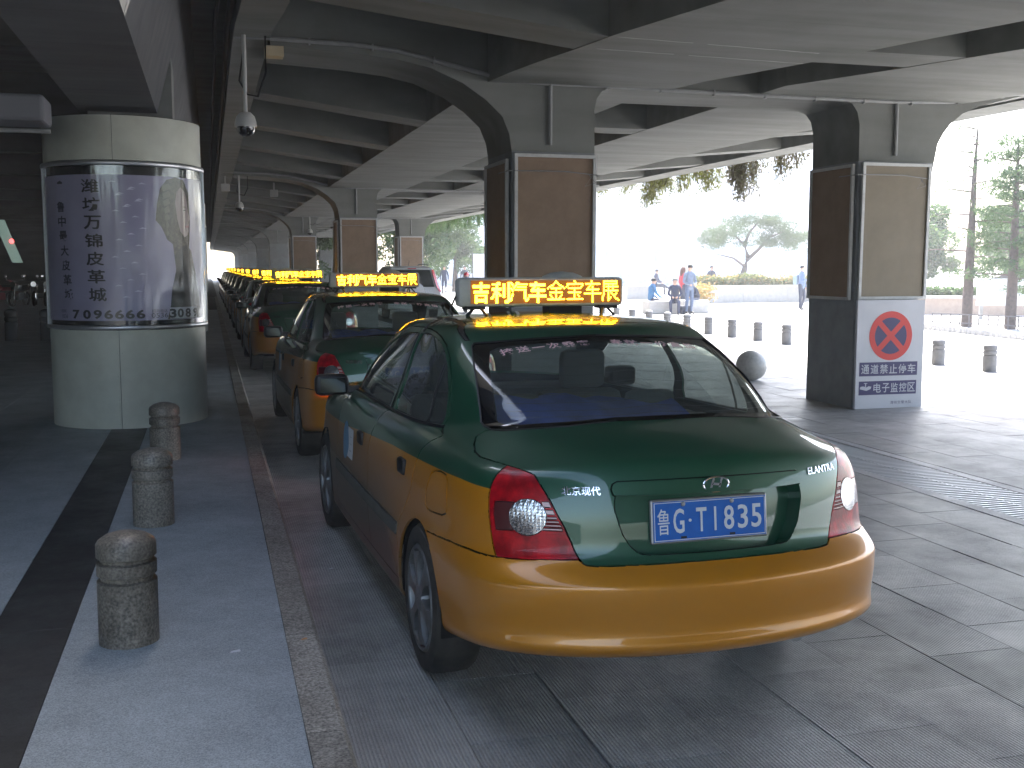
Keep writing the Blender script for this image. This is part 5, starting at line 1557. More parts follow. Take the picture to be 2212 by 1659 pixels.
# ================================================================== white off-road wagon
WHITE = mat("white_paint", (.62, .63, .64), .3, coat=1.0, coatr=.04); RED2 = mat("red_lens_plain", (.5, .01, .015), .2, coat=1.0)
DGL = mat("dark_glass", (.015, .02, .02), .04, coat=1.0)
def wagon(loc, rz, label):
    e = empty("parked_car", (*loc, 0), rz, label, "car")
    side = [(.10, .45), (.02, .62), (.0, .80), (.06, 1.0), (.20, 1.25), (.36, 1.52), (.50, 1.62), (1.2, 1.68), (2.2, 1.67), (2.65, 1.58), (3.35, 1.12), (4.2, .98), (4.42, .78), (4.46, .45), (4.3, .3), (.25, .3)]
    bm = bmesh.new(); vs = [bm.verts.new((-.89, y, z)) for y, z in side]; f0 = bm.faces.new(vs)
    r_ = bmesh.ops.extrude_face_region(bm, geom=[f0]); bmesh.ops.translate(bm, vec=(1.78, 0, 0), verts=[q for q in r_["geom"] if isinstance(q, bmesh.types.BMVert)])
    for q in bm.verts:
        if q.co.z > 1.0: q.co.x *= 1 - .24 * (q.co.z - 1.0) / .68
    bmesh.ops.bevel(bm, geom=[ed for ed in bm.edges if abs((ed.verts[0].co - ed.verts[1].co).x) < .5], offset=.07, segments=4, profile=.5, affect='EDGES')
    bmesh.ops.recalc_face_normals(bm, faces=bm.faces[:]); bm.verts.index_update()
    obj("body", [tuple(q.co) for q in bm.verts], [[q.index for q in fc.verts] for fc in bm.faces], WHITE, e, smooth=False); bm.free()
    m = MB(); m.add([(-.62, .205, 1.27), (.62, .205, 1.27), (.56, .375, 1.55), (-.56, .375, 1.55), (-.68, .03, 1.02), (.68, .03, 1.02)], [(0, 1, 2, 3)]); 
    m.v = [(-.66, .035, 1.02), (.66, .035, 1.02), (.57, .345, 1.555), (-.57, .345, 1.555)]; m.f = [(0, 1, 2, 3)]; m.m = [0]
    m.v = [(x, y - .012, z) for x, y, z in m.v]; m.build("rear_window", DGL, e)
    for s in (-1, 1):
        m = MB(); m.add([(s * .885, .03, .86), (s * .80, -.012, .86), (s * .72, .03, 1.02), (s * .62, .335, 1.56), (s * .70, .40, 1.56), (s * .86, .14, 1.02)], [(0, 1, 2, 5), (5, 2, 3, 4)])
        m.v = [(x * 1.012, y - .012, z) for x, y, z in m.v]; m.build("tail_light", RED2, e)
        m = MB(); m.add([(s * (.893 - .0), y, z) for y, z in ((.55, 1.06), (3.0, 1.06), (2.5, 1.5), (.7, 1.52))], [(0, 1, 2, 3)])
        m.v = [(s * .005 + x * (1 - .24 * (z - 1.0) / .68), y, z) for x, y, z in m.v]; m.build("side_window", DGL, e)
        for y in (.85, 3.5):
            m = MB(); m.lathe([(.2, -.1), (.33, -.09), (.345, 0), (.33, .09), (.2, .1)], 28, axis='x', c=(s * .78, y, .34)); m.build("wheel", RUB, e, smooth=True, angle=40)
        m = MB(); m.tube([(s * .55, .5, 1.70), (s * .56, .7, 1.735), (s * .56, 2.1, 1.735), (s * .55, 2.3, 1.69)], .018, 6); m.build("roof_rail", TRIM, e, smooth=True, angle=50)
    m = MB(); m.bevbox(-.86, .86, -.05, .3, .32, .62, .05); m.build("bumper", WHITE, e)
    m = MB(); m.lathe([(.33, -.06), (.36, 0), (.33, .06)], 28, axis='y', c=(0, -.05, .82)); m.build("spare_wheel_cover", WHITE, e, smooth=True, angle=60)
    MB().box(-.22, .22, -.03, -.02, .62, .76).build("number_plate", MATS["plate_blue"], e)
    v, f = text_fit("鲁G·3512", .38, .09); MB().add([(x, -.034, z + .69) for x, z, _ in v], f).build("plate_characters", MATS["plate_white"], e)
    m = MB(); m.box(-.14, .14, .36, .40, 1.585, 1.61); m.build("brake_lamp", RED2, e)
    m = MB(); m.tube([(0, 1.0, 1.68), (-.0, .85, 1.86)], .006, 5); m.build("aerial", TRIM, e)
    return e
wagon((6.27, 34.4), 0, "white high-roofed car seen from behind beyond the second taxi")

# ================================================================== people
def bone_mat(i): return None
SKIN = mat("skin", (.48, .30, .22), .6); HAIR = mat("black_hair", (.012, .011, .010), .6); SHOE = mat("dark_shoes", (.03, .03, .032), .6)
def cloth(n, c): return mat(n, c, .9, noise=(12, tuple(k * .6 for k in c), .7, 5))
def person(loc, rz, pose, top, bottom, label, hair=HAIR, longhair=False, shoes=SHOE, scale=1.0, extra=None, arms=None, z0=0.0, cat="person", group=None):
    J = dict(pelvis=(0, 0, .93), belly=(0, 0, 1.08), chest=(0, 0, 1.28), neck0=(0, 0, 1.42), neck=(0, .01, 1.49), head=(0, .03, 1.59), crown=(0, .02, 1.68),
             shl=(-.17, 0, 1.38), ell=(-.24, -.02, 1.12), wrl=(-.24, .06, .88), hal=(-.24, .09, .79), shr=(.17, 0, 1.38), elr=(.24, -.02, 1.12), wrr=(.24, .06, .88), har=(.24, .09, .79),
             hil=(-.09, 0, .90), knl=(-.10, .02, .50), anl=(-.10, -.02, .09), tol=(-.12, .14, .03), hir=(.09, 0, .90), knr=(.10, .02, .50), anr=(.10, -.02, .09), tor=(.12, .14, .03))
    J.update(pose)
    rad = dict(pelvis=.135, belly=.125, chest=.145, neck0=.085, neck=.055, head=.098, crown=.07, shl=.062, ell=.048, wrl=.034, hal=.038, shr=.062, elr=.048, wrr=.034, har=.038,
               hil=.095, knl=.064, anl=.045, tol=.035, hir=.095, knr=.064, anr=.045, tor=.035)
    E_ = [("pelvis", "belly", 1), ("belly", "chest", 1), ("chest", "neck0", 1), ("neck0", "neck", 0), ("neck", "head", 0), ("head", "crown", 0), ("neck0", "shl", 1), ("shl", "ell", 1), ("ell", "wrl", 1), ("wrl", "hal", 0),
          ("neck0", "shr", 1), ("shr", "elr", 1), ("elr", "wrr", 1), ("wrr", "har", 0), ("pelvis", "hil", 2), ("hil", "knl", 2), ("knl", "anl", 2), ("anl", "tol", 3), ("pelvis", "hir", 2), ("hir", "knr", 2), ("knr", "anr", 2), ("anr", "tor", 3)]
    names = list(J); ix = {n: i for i, n in enumerate(names)}
    me = bpy.data.meshes.new("person"); me.from_pydata([J[n] for n in names], [(ix[a], ix[b]) for a, b, _ in E_], [])
    o = bpy.data.objects.new("person", me); col.objects.link(o)
    o.modifiers.new("skin", 'SKIN'); sv = me.skin_vertices[0].data
    for n, i in ix.items():
        r = rad[n]; sv[i].radius = (r * 1.15, r * .85) if n in ("pelvis", "belly", "chest") else (r, r)
    sv[ix["pelvis"]].use_root = True
    o.modifiers.new("sub", 'SUBSURF').levels = 2
    dg = bpy.context.evaluated_depsgraph_get(); em = o.evaluated_get(dg).to_mesh()
    V_ = [tuple(p.co) for p in em.vertices]; F_ = [tuple(p.vertices) for p in em.polygons]
    o.evaluated_get(dg).to_mesh_clear(); bpy.data.objects.remove(o); bpy.data.meshes.remove(me)
    segs = [(np.array(J[a]), np.array(J[b]), k, rad[a], rad[b]) for a, b, k in E_]
    mi = []
    Va = np.array(V_)
    for f in F_:
        c = Va[list(f)].mean(0); best = (9e9, 0)
        for a, b, k, ra, rb in segs:
            t = np.clip(np.dot(c - a, b - a) / (np.dot(b - a, b - a) + 1e-9), 0, 1); d = np.linalg.norm(c - a - (b - a) * t) - (ra + (rb - ra) * t)
            if d < best[0]: best = (d, k)
        mi.append(best[1])
    ob = obj("person", V_, F_, [SKIN, top, bottom, shoes], None, True, mi)
    ob.location = (*loc, z0); ob.rotation_euler = (0, 0, rz); ob.scale = (scale,) * 3
    tag(ob, label, cat, group)
    h = np.array(J["head"]); cr = np.array(J["crown"])
    m = MB(); pr2 = [(.089 * math.sin(a), .092 * math.cos(a)) for a in np.linspace(math.pi * .60, .03, 10)]
    m.lathe(pr2, 18, c=(h[0], h[1] - .022, h[2] + .038)); 
    if longhair: m.lathe([(.10, -.26), (.115, -.12), (.108, .0), (.06, .06)], 14, c=(h[0], h[1] - .045, h[2]))
    m.build("hair", hair, ob, smooth=True, angle=60)
    fc = MB()
    for s in (-1, 1): fc.lathe([(.011, 0), (.004, .006)], 8, axis='y', c=(h[0] + s * .034, h[1] + .088, h[2] + .008))
    fc.box(h[0] - .022, h[0] + .022, h[1] + .084, h[1] + .093, h[2] - .045, h[2] - .038)
    fc.build("facial_features", HAIR, ob)
    ns = MB(); ns.add([(h[0] - .014, h[1] + .088, h[2] - .022), (h[0] + .014, h[1] + .088, h[2] - .022), (h[0], h[1] + .118, h[2] - .018), (h[0], h[1] + .09, h[2] + .02)], [(0, 1, 2), (0, 2, 3), (1, 3, 2)]); ns.build("nose", SKIN, ob)
    if extra: extra(ob)
    return ob
SIT = dict(pelvis=(0, 0, .53), belly=(0, .01, .70), chest=(0, .04, .90), neck0=(0, .07, 1.04), neck=(0, .10, 1.11), head=(0, .13, 1.20), crown=(0, .12, 1.29), shl=(-.17, .05, 1.0), shr=(.17, .05, 1.0),
           ell=(-.22, .14, .76), wrl=(-.08, .36, .66), hal=(-.03, .42, .64), elr=(.22, .14, .76), wrr=(.08, .36, .66), har=(.03, .42, .64),
           hil=(-.09, .04, .52), knl=(-.14, .44, .50), anl=(-.13, .46, .09), tol=(-.15, .60, .03), hir=(.09, .04, .52), knr=(.14, .44, .50), anr=(.13, .46, .09), tor=(.15, .60, .03))
NAVY = cloth("navy_cloth", (.03, .04, .085)); BLUE = cloth("blue_shirt", (.05, .17, .33)); GBL = cloth("grey_blue_jacket", (.17, .21, .28)); JEAN = cloth("jeans", (.10, .14, .22)); DKB = cloth("dark_trousers", (.035, .045, .075))
REDC = cloth("red_coat", (.5, .03, .05)); BRH = mat("brown_hair", (.09, .03, .015), .6); GREY = cloth("grey_trousers", (.2, .21, .25)); ORG = cloth("orange_shirt", (.6, .16, .08))
FWD = lambda x, y: math.atan2(-(0 - x), (0 - y))      # rotation that faces the camera
def face(x, y, turn=0.0): return math.atan2(x, -y) * 1.0 + turn if False else math.pi + math.atan2(-x, y) + turn
SITL = dict(SIT); SITL.update(wrl=(-.12, .30, .62), hal=(-.12, .36, .58), anl=(-.20, .62, .09), tol=(-.22, .76, .05), wrr=(.14, .36, .62), har=(.14, .42, .58))
person((15.12, 36.3), face(15, 36, R(115)), SITL, BLUE, NAVY, "young person in blue T-shirt and striped tracksuit trousers on the stone bench", z0=-.06)
person((15.75, 35.62), face(15.7, 35.6), SIT, NAVY, NAVY, "man in dark suit sitting on the stone bench with hands clasped", hair=mat("grey_hair", (.12, .11, .10), .7), z0=-.06)
ST = dict(ell=(-.25, .02, 1.10), wrl=(-.12, .20, 1.02), hal=(-.04, .22, 1.0), elr=(.25, .02, 1.10), wrr=(.12, .20, 1.02), har=(.04, .22, .98), head=(0, .06, 1.58))
person((16.15, 35.3), face(16.2, 35.3, R(35)), ST, GBL, JEAN, "man standing in grey blue jacket and jeans, head bowed, by the stone bench", scale=1.02)
LEAN = dict(SIT); LEAN.update(chest=(0, .10, .86), neck0=(0, .2, .97), neck=(0, .24, 1.02), head=(.0, .30, 1.06), crown=(.0, .33, 1.14), shl=(-.17, .16, .93), shr=(.17, .16, .93))
person((17.05, 36.6), face(17, 36, R(-60)), LEAN, DKB, GREY, "person in dark jacket leaning forward at the far end of the stone bench", z0=-.06)
person((17.8, 39.5), face(17.8, 39.5, R(120)), {}, REDC, DKB, "woman with long reddish hair and red top behind the bench", hair=BRH, longhair=True, scale=.97)
LEG = dict(SIT); LEG.update(knr=(.02, .44, .56), anr=(-.06, .78, .34), tor=(-.06, .90, .36), ell=(-.2, .16, .78), wrl=(-.05, .4, .66), hal=(.0, .45, .63))
person((22.0, 52.3), face(22, 52.3, R(75)), LEG, NAVY, DKB, "person in dark sweater sitting cross-legged on the low stone wall, alone", z0=.15, scale=1.05)
person((24.2, 50.3), face(24, 50, R(30)), {}, DKB, DKB, "dark haired person mostly hidden behind the flower hedge")
def pack(ob):
    m = MB(); m.bevbox(-.16, .16, -.30, -.12, .98, 1.36, .05); m.build("backpack", cloth("pale_backpack", (.28, .36, .44)), ob, smooth=True, angle=40)
WK = dict(knl=(-.10, .08, .50), anl=(-.10, -.04, .09), tol=(-.11, .12, .03), elr=(.23, .08, 1.13), wrr=(.16, .30, 1.16), har=(.14, .38, 1.17))
person((21.75, 37.4), face(21.7, 37.4, R(65)), WK, cloth("plaid_shirt", (.16, .22, .36)), DKB, "person standing with backpack and raised forearm, left of the sign pillar", extra=pack)
person((13.9, 66.0), face(13.9, 66), {}, NAVY, NAVY, "man in navy suit and pale shirt far off beyond the white car", z0=0)
person((15.3, 66.5), face(15.3, 66), {}, DKB, DKB, "man in open dark suit over red shirt, right of the other suited man", z0=0)
for dx, c_ in ((13.9, (.5, .55, .6)), (15.3, (.55, .08, .06))):
    pass
BEND = dict(pelvis=(0, 0, .80), belly=(0, .02, .95), chest=(0, .10, 1.12), neck0=(0, .2, 1.22), neck=(0, .25, 1.28), head=(0, .3, 1.36), crown=(0, .3, 1.44), shl=(-.17, .16, 1.2), shr=(.17, .16, 1.2), ell=(-.22, .34, 1.02), wrl=(-.2, .5, .98), hal=(-.2, .57, .97), elr=(.22, .34, 1.02), wrr=(.2, .5, .98), har=(.2, .57, .97), hil=(-.09, .02, .78), hir=(.09, .02, .78), knl=(-.13, .36, .62), knr=(.13, .36, .62), anl=(-.12, .2, .3), anr=(.12, .2, .3), tol=(-.13, .34, .26), tor=(.13, .34, .26))
REDH = mat("red_helmet", (.55, .03, .05), .2, coat=1.0)
rx, ry = 8.9, 38.6
bk = empty("scooter", (rx, ry, 0), R(-10), "small scooter ridden past the right side of the white car", "scooter")
for y in (-.5, .72):
    m = MB(); m.lathe([(.15, -.03), (.2, -.04), (.235, 0), (.2, .04), (.15, .03)], 24, axis='x', c=(0, y, .235)); m.build("wheel", RUB, bk, smooth=True, angle=40)
m = MB(); m.bevbox(-.13, .13, -.75, .05, .38, .72, .05); m.bevbox(-.14, .14, .0, .45, .22, .32, .03); m.bevbox(-.16, .16, .42, .55, .3, .95, .05); m.tube([(0, .5, .9), (0, .45, 1.02)], .03, 8); m.tube([(-.3, .42, 1.03), (.3, .42, 1.03)], .016, 6)
m.build("scooter_body", mat("scooter_grey", (.12, .13, .15), .4), bk, smooth=True, angle=40)
person((rx, ry - .25), R(-10), BEND, BLUE, DKB, "rider with red helmet and blue top on a scooter beside the white car", hair=REDH, z0=-.02)

# ================================================================== plaza furniture
STN = mat("pale_stone", (.42, .40, .37), .7, noise=(6, (.32, .30, .27), .8, 6)); TAN = mat("tan_stone", (.42, .33, .26), .7, noise=(6, (.33, .25, .2), .8, 6))
for i, (a, b, c_, d, lb) in enumerate(((14.85, 15.95, 35.75, 36.45, "stone bench block, left one, with two people sitting"), (16.35, 17.35, 36.2, 36.9, "stone bench block, right one, behind the standing man"))):
    tag(MB().bevbox(a, b, c_, d, 0, .46, .03).build("stone_bench", STN), lb, "bench", "stone benches")
m = MB(); m.bevbox(15.9, 16.3, 35.35, 35.6, 0, .30, .05); tag(m.build("travel_bag", DKB, None, smooth=True, angle=40), "dark travel bag on the ground by the standing man's feet", "bag")
def wall(name, pts, h, t, mt, lab, capw=.08):
    e = empty(name, (*pts[0], 0), 0, lab, "planter wall"); x0, y0 = pts[0]
    for i in range(len(pts) - 1):
        a = Vector(pts[i]); b = Vector(pts[i + 1]); d = (b - a); L_ = d.length; ang = math.atan2(d.y, d.x); k = max(1, int(L_ / 2.4))
        for j in range(k):
            o = MB().box(j * L_ / k + .004, (j + 1) * L_ / k - .004, 0, t, 0, h).build("stone_panel", mt, e); o.location = (a.x - x0, a.y - y0, 0); o.rotation_euler = (0, 0, ang)
        o = MB().box(-.03, L_ + .03, -capw, t + capw, h + .002, h + .10).build("coping", STN, e); o.location = (a.x - x0, a.y - y0, 0); o.rotation_euler = (0, 0, ang)
    return e
wall("planter_wall", [(21.5, 46.0), (31.2, 47.2)], .70, .4, STN, "long pale stone planter wall with flowers behind it, between the two pillars")
wall("planter_wall", [(20.6, 52.6), (21.9, 52.2), (22.6, 54.6)], .62, .4, STN, "short curved stone wall that the lone person sits on")
wall("planter_wall", [(23.7, 33.2), (31.5, 28.8)], .55, .3, TAN, "low tan stone wall right of the sign pillar, under the pines")
LEAFM = {}
def leaf_mat(name, c1, c2):
    m = mat(name, c1, .75); nt, b = nodes_of(m); L = nt.links.new
    g = nt.nodes.new("ShaderNodeNewGeometry"); x = nt.nodes.new("ShaderNodeMix"); x.data_type = 'RGBA'; x.inputs["A"].default_value = (*c1, 1); x.inputs["B"].default_value = (*c2, 1)
    L(g.outputs["Random Per Island"], x.inputs["Factor"]); L(x.outputs["Result"], b.inputs["Base Color"])
    b.inputs["Transmission Weight"].default_value = 0
    tr = nt.nodes.new("ShaderNodeBsdfTranslucent"); L(x.outputs["Result"], tr.inputs["Color"]); ms = nt.nodes.new("ShaderNodeMixShader"); ms.inputs[0].default_value = .35
    out = [n for n in nt.nodes if n.type == 'OUTPUT_MATERIAL'][0]; L(b.outputs[0], ms.inputs[1]); L(tr.outputs[0], ms.inputs[2]); L(ms.outputs[0], out.inputs["Surface"])
    return m
PINE = leaf_mat("pine_needles", (.05, .085, .04), (.09, .12, .05)); GREENL = leaf_mat("broad_leaves", (.045, .10, .035), (.10, .15, .05)); FIRL = leaf_mat("fir_needles", (.05, .095, .045), (.09, .14, .05))
VINEL = leaf_mat("vine_leaves", (.20, .22, .05), (.11, .10, .045)); FLOW = leaf_mat("orange_flowers", (.42, .25, .09), (.22, .21, .07)); HEDGE = leaf_mat("hedge_leaves", (.08, .12, .04), (.16, .17, .06))
BARK = mat("bark", (.13, .10, .085), .9, noise=(9, (.07, .055, .05), .9, 6), bump=(20, .6, .02))
def leaves(pts, size, aspect=2.0, droop=0.0, r=rng):
    n = len(pts); P = np.asarray(pts)
    d = r.normal(size=(n, 3)); d[:, 2] -= droop * 2; d /= np.linalg.norm(d, axis=1, keepdims=True)
    s = r.normal(size=(n, 3)); s = np.cross(d, s); s /= np.linalg.norm(s, axis=1, keepdims=True)
    L_ = size * r.uniform(.6, 1.3, n)[:, None]; W_ = L_ / aspect / 2
    V_ = np.stack([P, P + d * L_ * .5 + s * W_, P + d * L_, P + d * L_ * .5 - s * W_], 1).reshape(-1, 3)
    F_ = np.arange(4 * n).reshape(-1, 4)
    return V_, F_
def leafobj(name, pts, size, m, parent, aspect=2.0, droop=0.0):
    V_, F_ = leaves(pts, size, aspect, droop)
    me = bpy.data.meshes.new(name); me.vertices.add(len(V_)); me.vertices.foreach_set("co", V_.ravel().astype(np.float32))
    me.loops.add(F_.size); me.loops.foreach_set("vertex_index", F_.ravel().astype(np.int32)); me.polygons.add(len(F_)); me.polygons.foreach_set("loop_start", np.arange(0, F_.size, 4, dtype=np.int32)); me.polygons.foreach_set("loop_total", np.full(len(F_), 4, dtype=np.int32))
    me.update(calc_edges=True); me.materials.append(m); o = bpy.data.objects.new(name, me); col.objects.link(o)
    if parent: o.parent = parent
    return o
def blob(c, r, n, fl=.7):
    p = rng.normal(size=(n, 3)); p /= np.linalg.norm(p, axis=1, keepdims=True); p *= rng.uniform(.55, 1, n)[:, None] ** .5
    return np.array(c) + p * np.array((r, r, r * fl))
# stone pine behind the planter
t = empty("pine_tree", (26.9, 51.5, 0), 0, "umbrella-shaped pine with bent forked trunk behind the flower hedge", "tree")
m = MB(); m.tube([(-.5, 0, 0), (-.45, 0, .9), (-.25, 0, 1.6), (-.1, 0, 2.2), (-.25, .1, 2.8), (.0, .1, 3.4), (.5, 0, 4.0)], [.20, .17, .15, .13, .10, .07, .03], 8); m.tube([(-.15, 0, 2.0), (.5, .1, 2.5), (1.2, .1, 3.2), (2.0, 0, 3.5)], [.11, .09, .06, .02], 7); m.tube([(-.3, 0, 1.7), (-.9, 0, 2.1), (-1.8, .1, 2.3)], [.08, .05, .02], 6); m.tube([(-.2, 0, 2.7), (-.8, 0, 3.2), (-1.5, 0, 3.4)], [.07, .05, .02], 6)
m.build("trunk", BARK, t, smooth=True, angle=60)
cl = []
for k in range(80):
    a = rng.uniform(-1, 1); x = a * 2.9 + .4; zt = 4.3 - 1.1 * abs(a) ** 1.6; z_ = zt - rng.uniform(0, 1) ** 1.3 * (1.5 - .6 * abs(a)); cl.append(blob((x, rng.uniform(-1.3, 1.3), z_), rng.uniform(.32, .6), 300, .5))
leafobj("crown", np.concatenate(cl), .16, PINE, t, 7)
# thin conifers at the right
def conifer(x, y, h, lab, spread=1.5, base=1.6, n=16, dens=230, lean=0, bare=.0, mt=FIRL):
    t = empty("conifer", (x, y, 0), 0, lab, "tree", "pines on the right of the plaza")
    m = MB(); m.tube([(0, 0, 0), (.02, 0, h * .35), (lean * .5, 0, h * .7), (lean, 0, h)], [.15, .12, .07, .015], 8)
    cl = []
    for k in range(n):
        z_ = base + (h - base) * (k / n) ** 1.05; a = k * 2.4 + rng.uniform(-.4, .4); L_ = spread * (1 - .72 * (z_ - base) / (h - base)) * rng.uniform(.7, 1.15)
        tip = (math.cos(a) * L_, math.sin(a) * L_, z_ + rng.uniform(-.15, .2)); m.tube([(0, 0, z_), (tip[0] * .5, tip[1] * .5, z_ + .06), tip], [.03, .018, .006], 5)
        if rng.uniform() > bare:
            for q in (.45, .7, .95): cl.append(blob((tip[0] * q, tip[1] * q, z_ + (tip[2] - z_) * q), .42, dens // 3, .3))
    m.build("trunk", BARK, t, smooth=True, angle=60)
    leafobj("crown", np.concatenate(cl), .14, mt, t, 5)
conifer(20.2, 25.9, 5.6, "tall thin pine with sparse crown, close right of the sign pillar", 1.7, 1.9, 18, 90, .1, .35)
conifer(20.55, 24.6, 5.0, "bushier green conifer further right, behind the low fence", 1.5, 1.3, 26, 420, 0)
conifer(28.0, 33.5, 4.6, "pine with reddish trunk behind the low tan wall", 1.9, 1.2, 20, 420, 0)
conifer(32.5, 34.5, 5.2, "dense dark conifer near the right edge", 2.2, .8, 26, 600, 0)
conifer(24.4, 27.0, 4.6, "green conifer at the right frame edge over the fence", 1.6, .9, 26, 600, 0)
def tree(x, y, h, r, lab, n=60, mt=GREENL, dens=420, size=.2):
    t = empty("tree", (x, y, 0), 0, lab, "tree"); m = MB(); m.tube([(0, 0, 0), (.1, 0, h * .4), (0, 0, h * .8)], [.2, .15, .05], 8)
    for k in range(6):
        a = k * 1.05; m.tube([(0, 0, h * (.35 + .06 * k)), (math.cos(a) * r * .6, math.sin(a) * r * .6, h * (.5 + .07 * k))], [.08, .02], 5)
    m.build("trunk", BARK, t, smooth=True, angle=60)
    cl = [blob((rng.normal() * r * .45, rng.normal() * r * .45, h * .62 + rng.normal() * h * .17), rng.uniform(.35, .75) * r * .42, dens, .8) for _ in range(n)]
    leafobj("crown", np.concatenate(cl), size, mt, t, 1.8); return t
tree(12.6, 67, 7.5, 3.2, "big pale green tree beyond the white car", 60)
tree(8.0, 73, 7.0, 3.0, "tree behind the far right pillar boards", 50)
tree(16.3, 74, 4.6, 2.4, "low leafy tree left of the white shed", 40)
tree(30.8, 44, 4.2, 2.4, "leafy tree behind the thin pines at right", 46)
tree(36.5, 42, 4.6, 2.6, "leafy tree at the right edge behind the conifers", 46)
# hedges and flowers
def hedge(x0, y0, x1, y1, w, z0, z1, lab, mt, n, mt2=None, nm="hedge"):
    L_ = math.hypot(x1 - x0, y1 - y0); u = rng.uniform(0, 1, n); wv = rng.uniform(-.5, .5, n) * w; top = z0 + (z1 - z0) * (.75 + .25 * np.sin(u * L_ * 1.7) * np.cos(u * L_ * .6 + 1)); z_ = z0 + (top - z0) * rng.uniform(0, 1, n) ** .6
    dx, dy = (x1 - x0) / L_, (y1 - y0) / L_; P = np.stack([x0 + (x1 - x0) * u - dy * wv, y0 + (y1 - y0) * u + dx * wv, z_], 1)
    o = leafobj(nm, P, .14, mt, None, 1.6); tag(o, lab, "hedge")
    return o
hedge(21.8, 46.9, 30.6, 48.0, 1.0, .6, 1.32, "flower hedge with orange blossoms on top of the long planter wall", HEDGE, 9000)
k_ = rng.uniform(0, 1, 1500); P = np.stack([21.8 + 8.8 * k_, 46.5 + 1.1 * k_ + rng.uniform(-.1, .3, 1500), .85 + .42 * rng.uniform(0, 1, 1500)], 1)
tag(leafobj("orange_blossom", P, .10, FLOW, None, 1.2), kind="stuff")
hedge(18.6, 41.5, 20.5, 43.0, .9, 0, 1.1, "small flowering bush behind the seated suited man", FLOW, 1500)
hedge(24.2, 33.9, 30, 30.6, .8, .5, 1.0, "clipped dark hedge above the low tan wall", GREENL, 7000)
hedge(21.6, 24.9, 25.5, 22.5, 1.2, 0, 1.0, "green shrubs behind the low fence at the right edge", GREENL, 8000)
# low rail fence between the thin pines
FEN = mat("fence_metal", (.16, .15, .15), .6, .3)
e = empty("low_fence", (19.6, 26.6, 0), math.atan2(-4.6, 1.3), "low dark two-rail fence at the foot of the thin pines", "fence")
for z_ in (.10, .34): MB().box(0, 4.8, -.015, .015, z_, z_ + .03).build("rail", FEN, e)
p0 = None
for k in range(17):
    if p0 is None: p0 = MB().box(-.012, .012, -.012, .012, 0, .37).build("baluster", FEN, e); o = p0
    else: o = p0.copy(); col.objects.link(o)
    o.location = (.02 + k * .295, 0, 0)
s0 = None
for k in range(22):
    if s0 is None: s0 = MB().bevbox(-.06, .06, -.06, .06, 0, .14, .015).build("kerb_stud", STN); o = s0
    else: o = s0.copy(); col.objects.link(o)
    o.location = (18.4 - .032 * k, 25.6 - .24 * k, 0); tag(o, "%s pale kerb stud from the pillar in the dotted row" % ("first second third fourth fifth sixth seventh eighth ninth tenth eleventh twelfth thirteenth fourteenth fifteenth sixteenth seventeenth eighteenth nineteenth twentieth twenty-first twenty-second".split()[k]), "kerb stud", "row of kerb studs")
# white notice box and glass shelter
WPT = mat("white_board", (.7, .7, .72), .5)
nb = empty("notice_board", (24.6, 29.4, 0), R(-20), "large white notice board between the thin pines", "notice board")
MB().bevbox(-1.1, 1.1, -.06, .06, .42, 1.28, .02).build("board_face", WPT, nb)
for x in (-.95, .95): MB().box(x - .05, x + .05, -.05, .05, 0, .418).build("leg", STN, nb)
m = MB(); m.prism([(-.75, 1.283), (.75, 1.283), (.45, 1.37), (0, 1.41), (-.45, 1.37)], -.05, .05, 'y'); m.build("arched_top", FEN, nb)
SHG = glass_mat("shelter_glass", (.93, .95, .96), 1.3)
sh = empty("glass_shelter", (24.2, 66, 0), R(-17), "thin framed pale glass shelter behind the planter, left of the pine", "shelter")
for x in (0, 3.1, 6.3): MB().box(x - .07, x + .07, -.07, .07, 0, 3.0).build("post", ALU, sh)
MB().box(-.1, 6.5, -.9, .9, 3.003, 3.16).build("roof", ALU, sh)
for x in (.15, 3.25): MB().box(x, x + 2.85, -.01, .01, .25, 2.9).build("pane", SHG, sh)
wh = empty("white_shed", (13.7, 57.5, 0), R(-14), "white ribbed hoarding panels beyond the nearest left pillar", "hoarding")
for k in range(8): MB().box(k * .3 + .005, k * .3 + .295, -.02 - .02 * (k % 2), .02, .0, 2.35).build("hoarding_panel", WPT, wh)
MB().box(-.05, 0.0, -.06, .06, 0, 2.45).build("post", FEN, wh)
v, f = text_fit("出租", .5, .28); MB().add([(x + 1.2, -.046, z + 1.35) for x, z, _ in v], f).build("hoarding_text", mat("pink_paint", (.7, .25, .25), .6), wh) if False else None
# pale building far behind
BW = mat("pale_render", (.80, .79, .77), .8, noise=(1.2, (.72, .71, .69), .6, 4)); BG = mat("building_glass", (.60, .66, .68), .4)
bd = empty("building", (34, 100, 0), R(-17), "long pale building with rows of windows, washed out by daylight", "building")
MB().box(-14, 24, 0, 14, 0, 17).build("wall", BW, bd); MB().box(-14.4, 24.4, -.5, 14.4, 17.003, 17.6).build("roof", BW, bd)
w0 = None
for r_ in range(4):
    for k in range(13):
        if w0 is None: w0 = MB().box(-.9, .9, -.05, .02, 0, 1.7).build("window", BG, bd); f0 = MB().box(-1.0, 1.0, -.12, -.0, -.12, -.003).build("sill", BW, w0); o = w0
        else:
            o = copy_tree(w0, bd)
        o.location = (-12 + k * 2.8, -.0, 2.2 + r_ * 3.7)
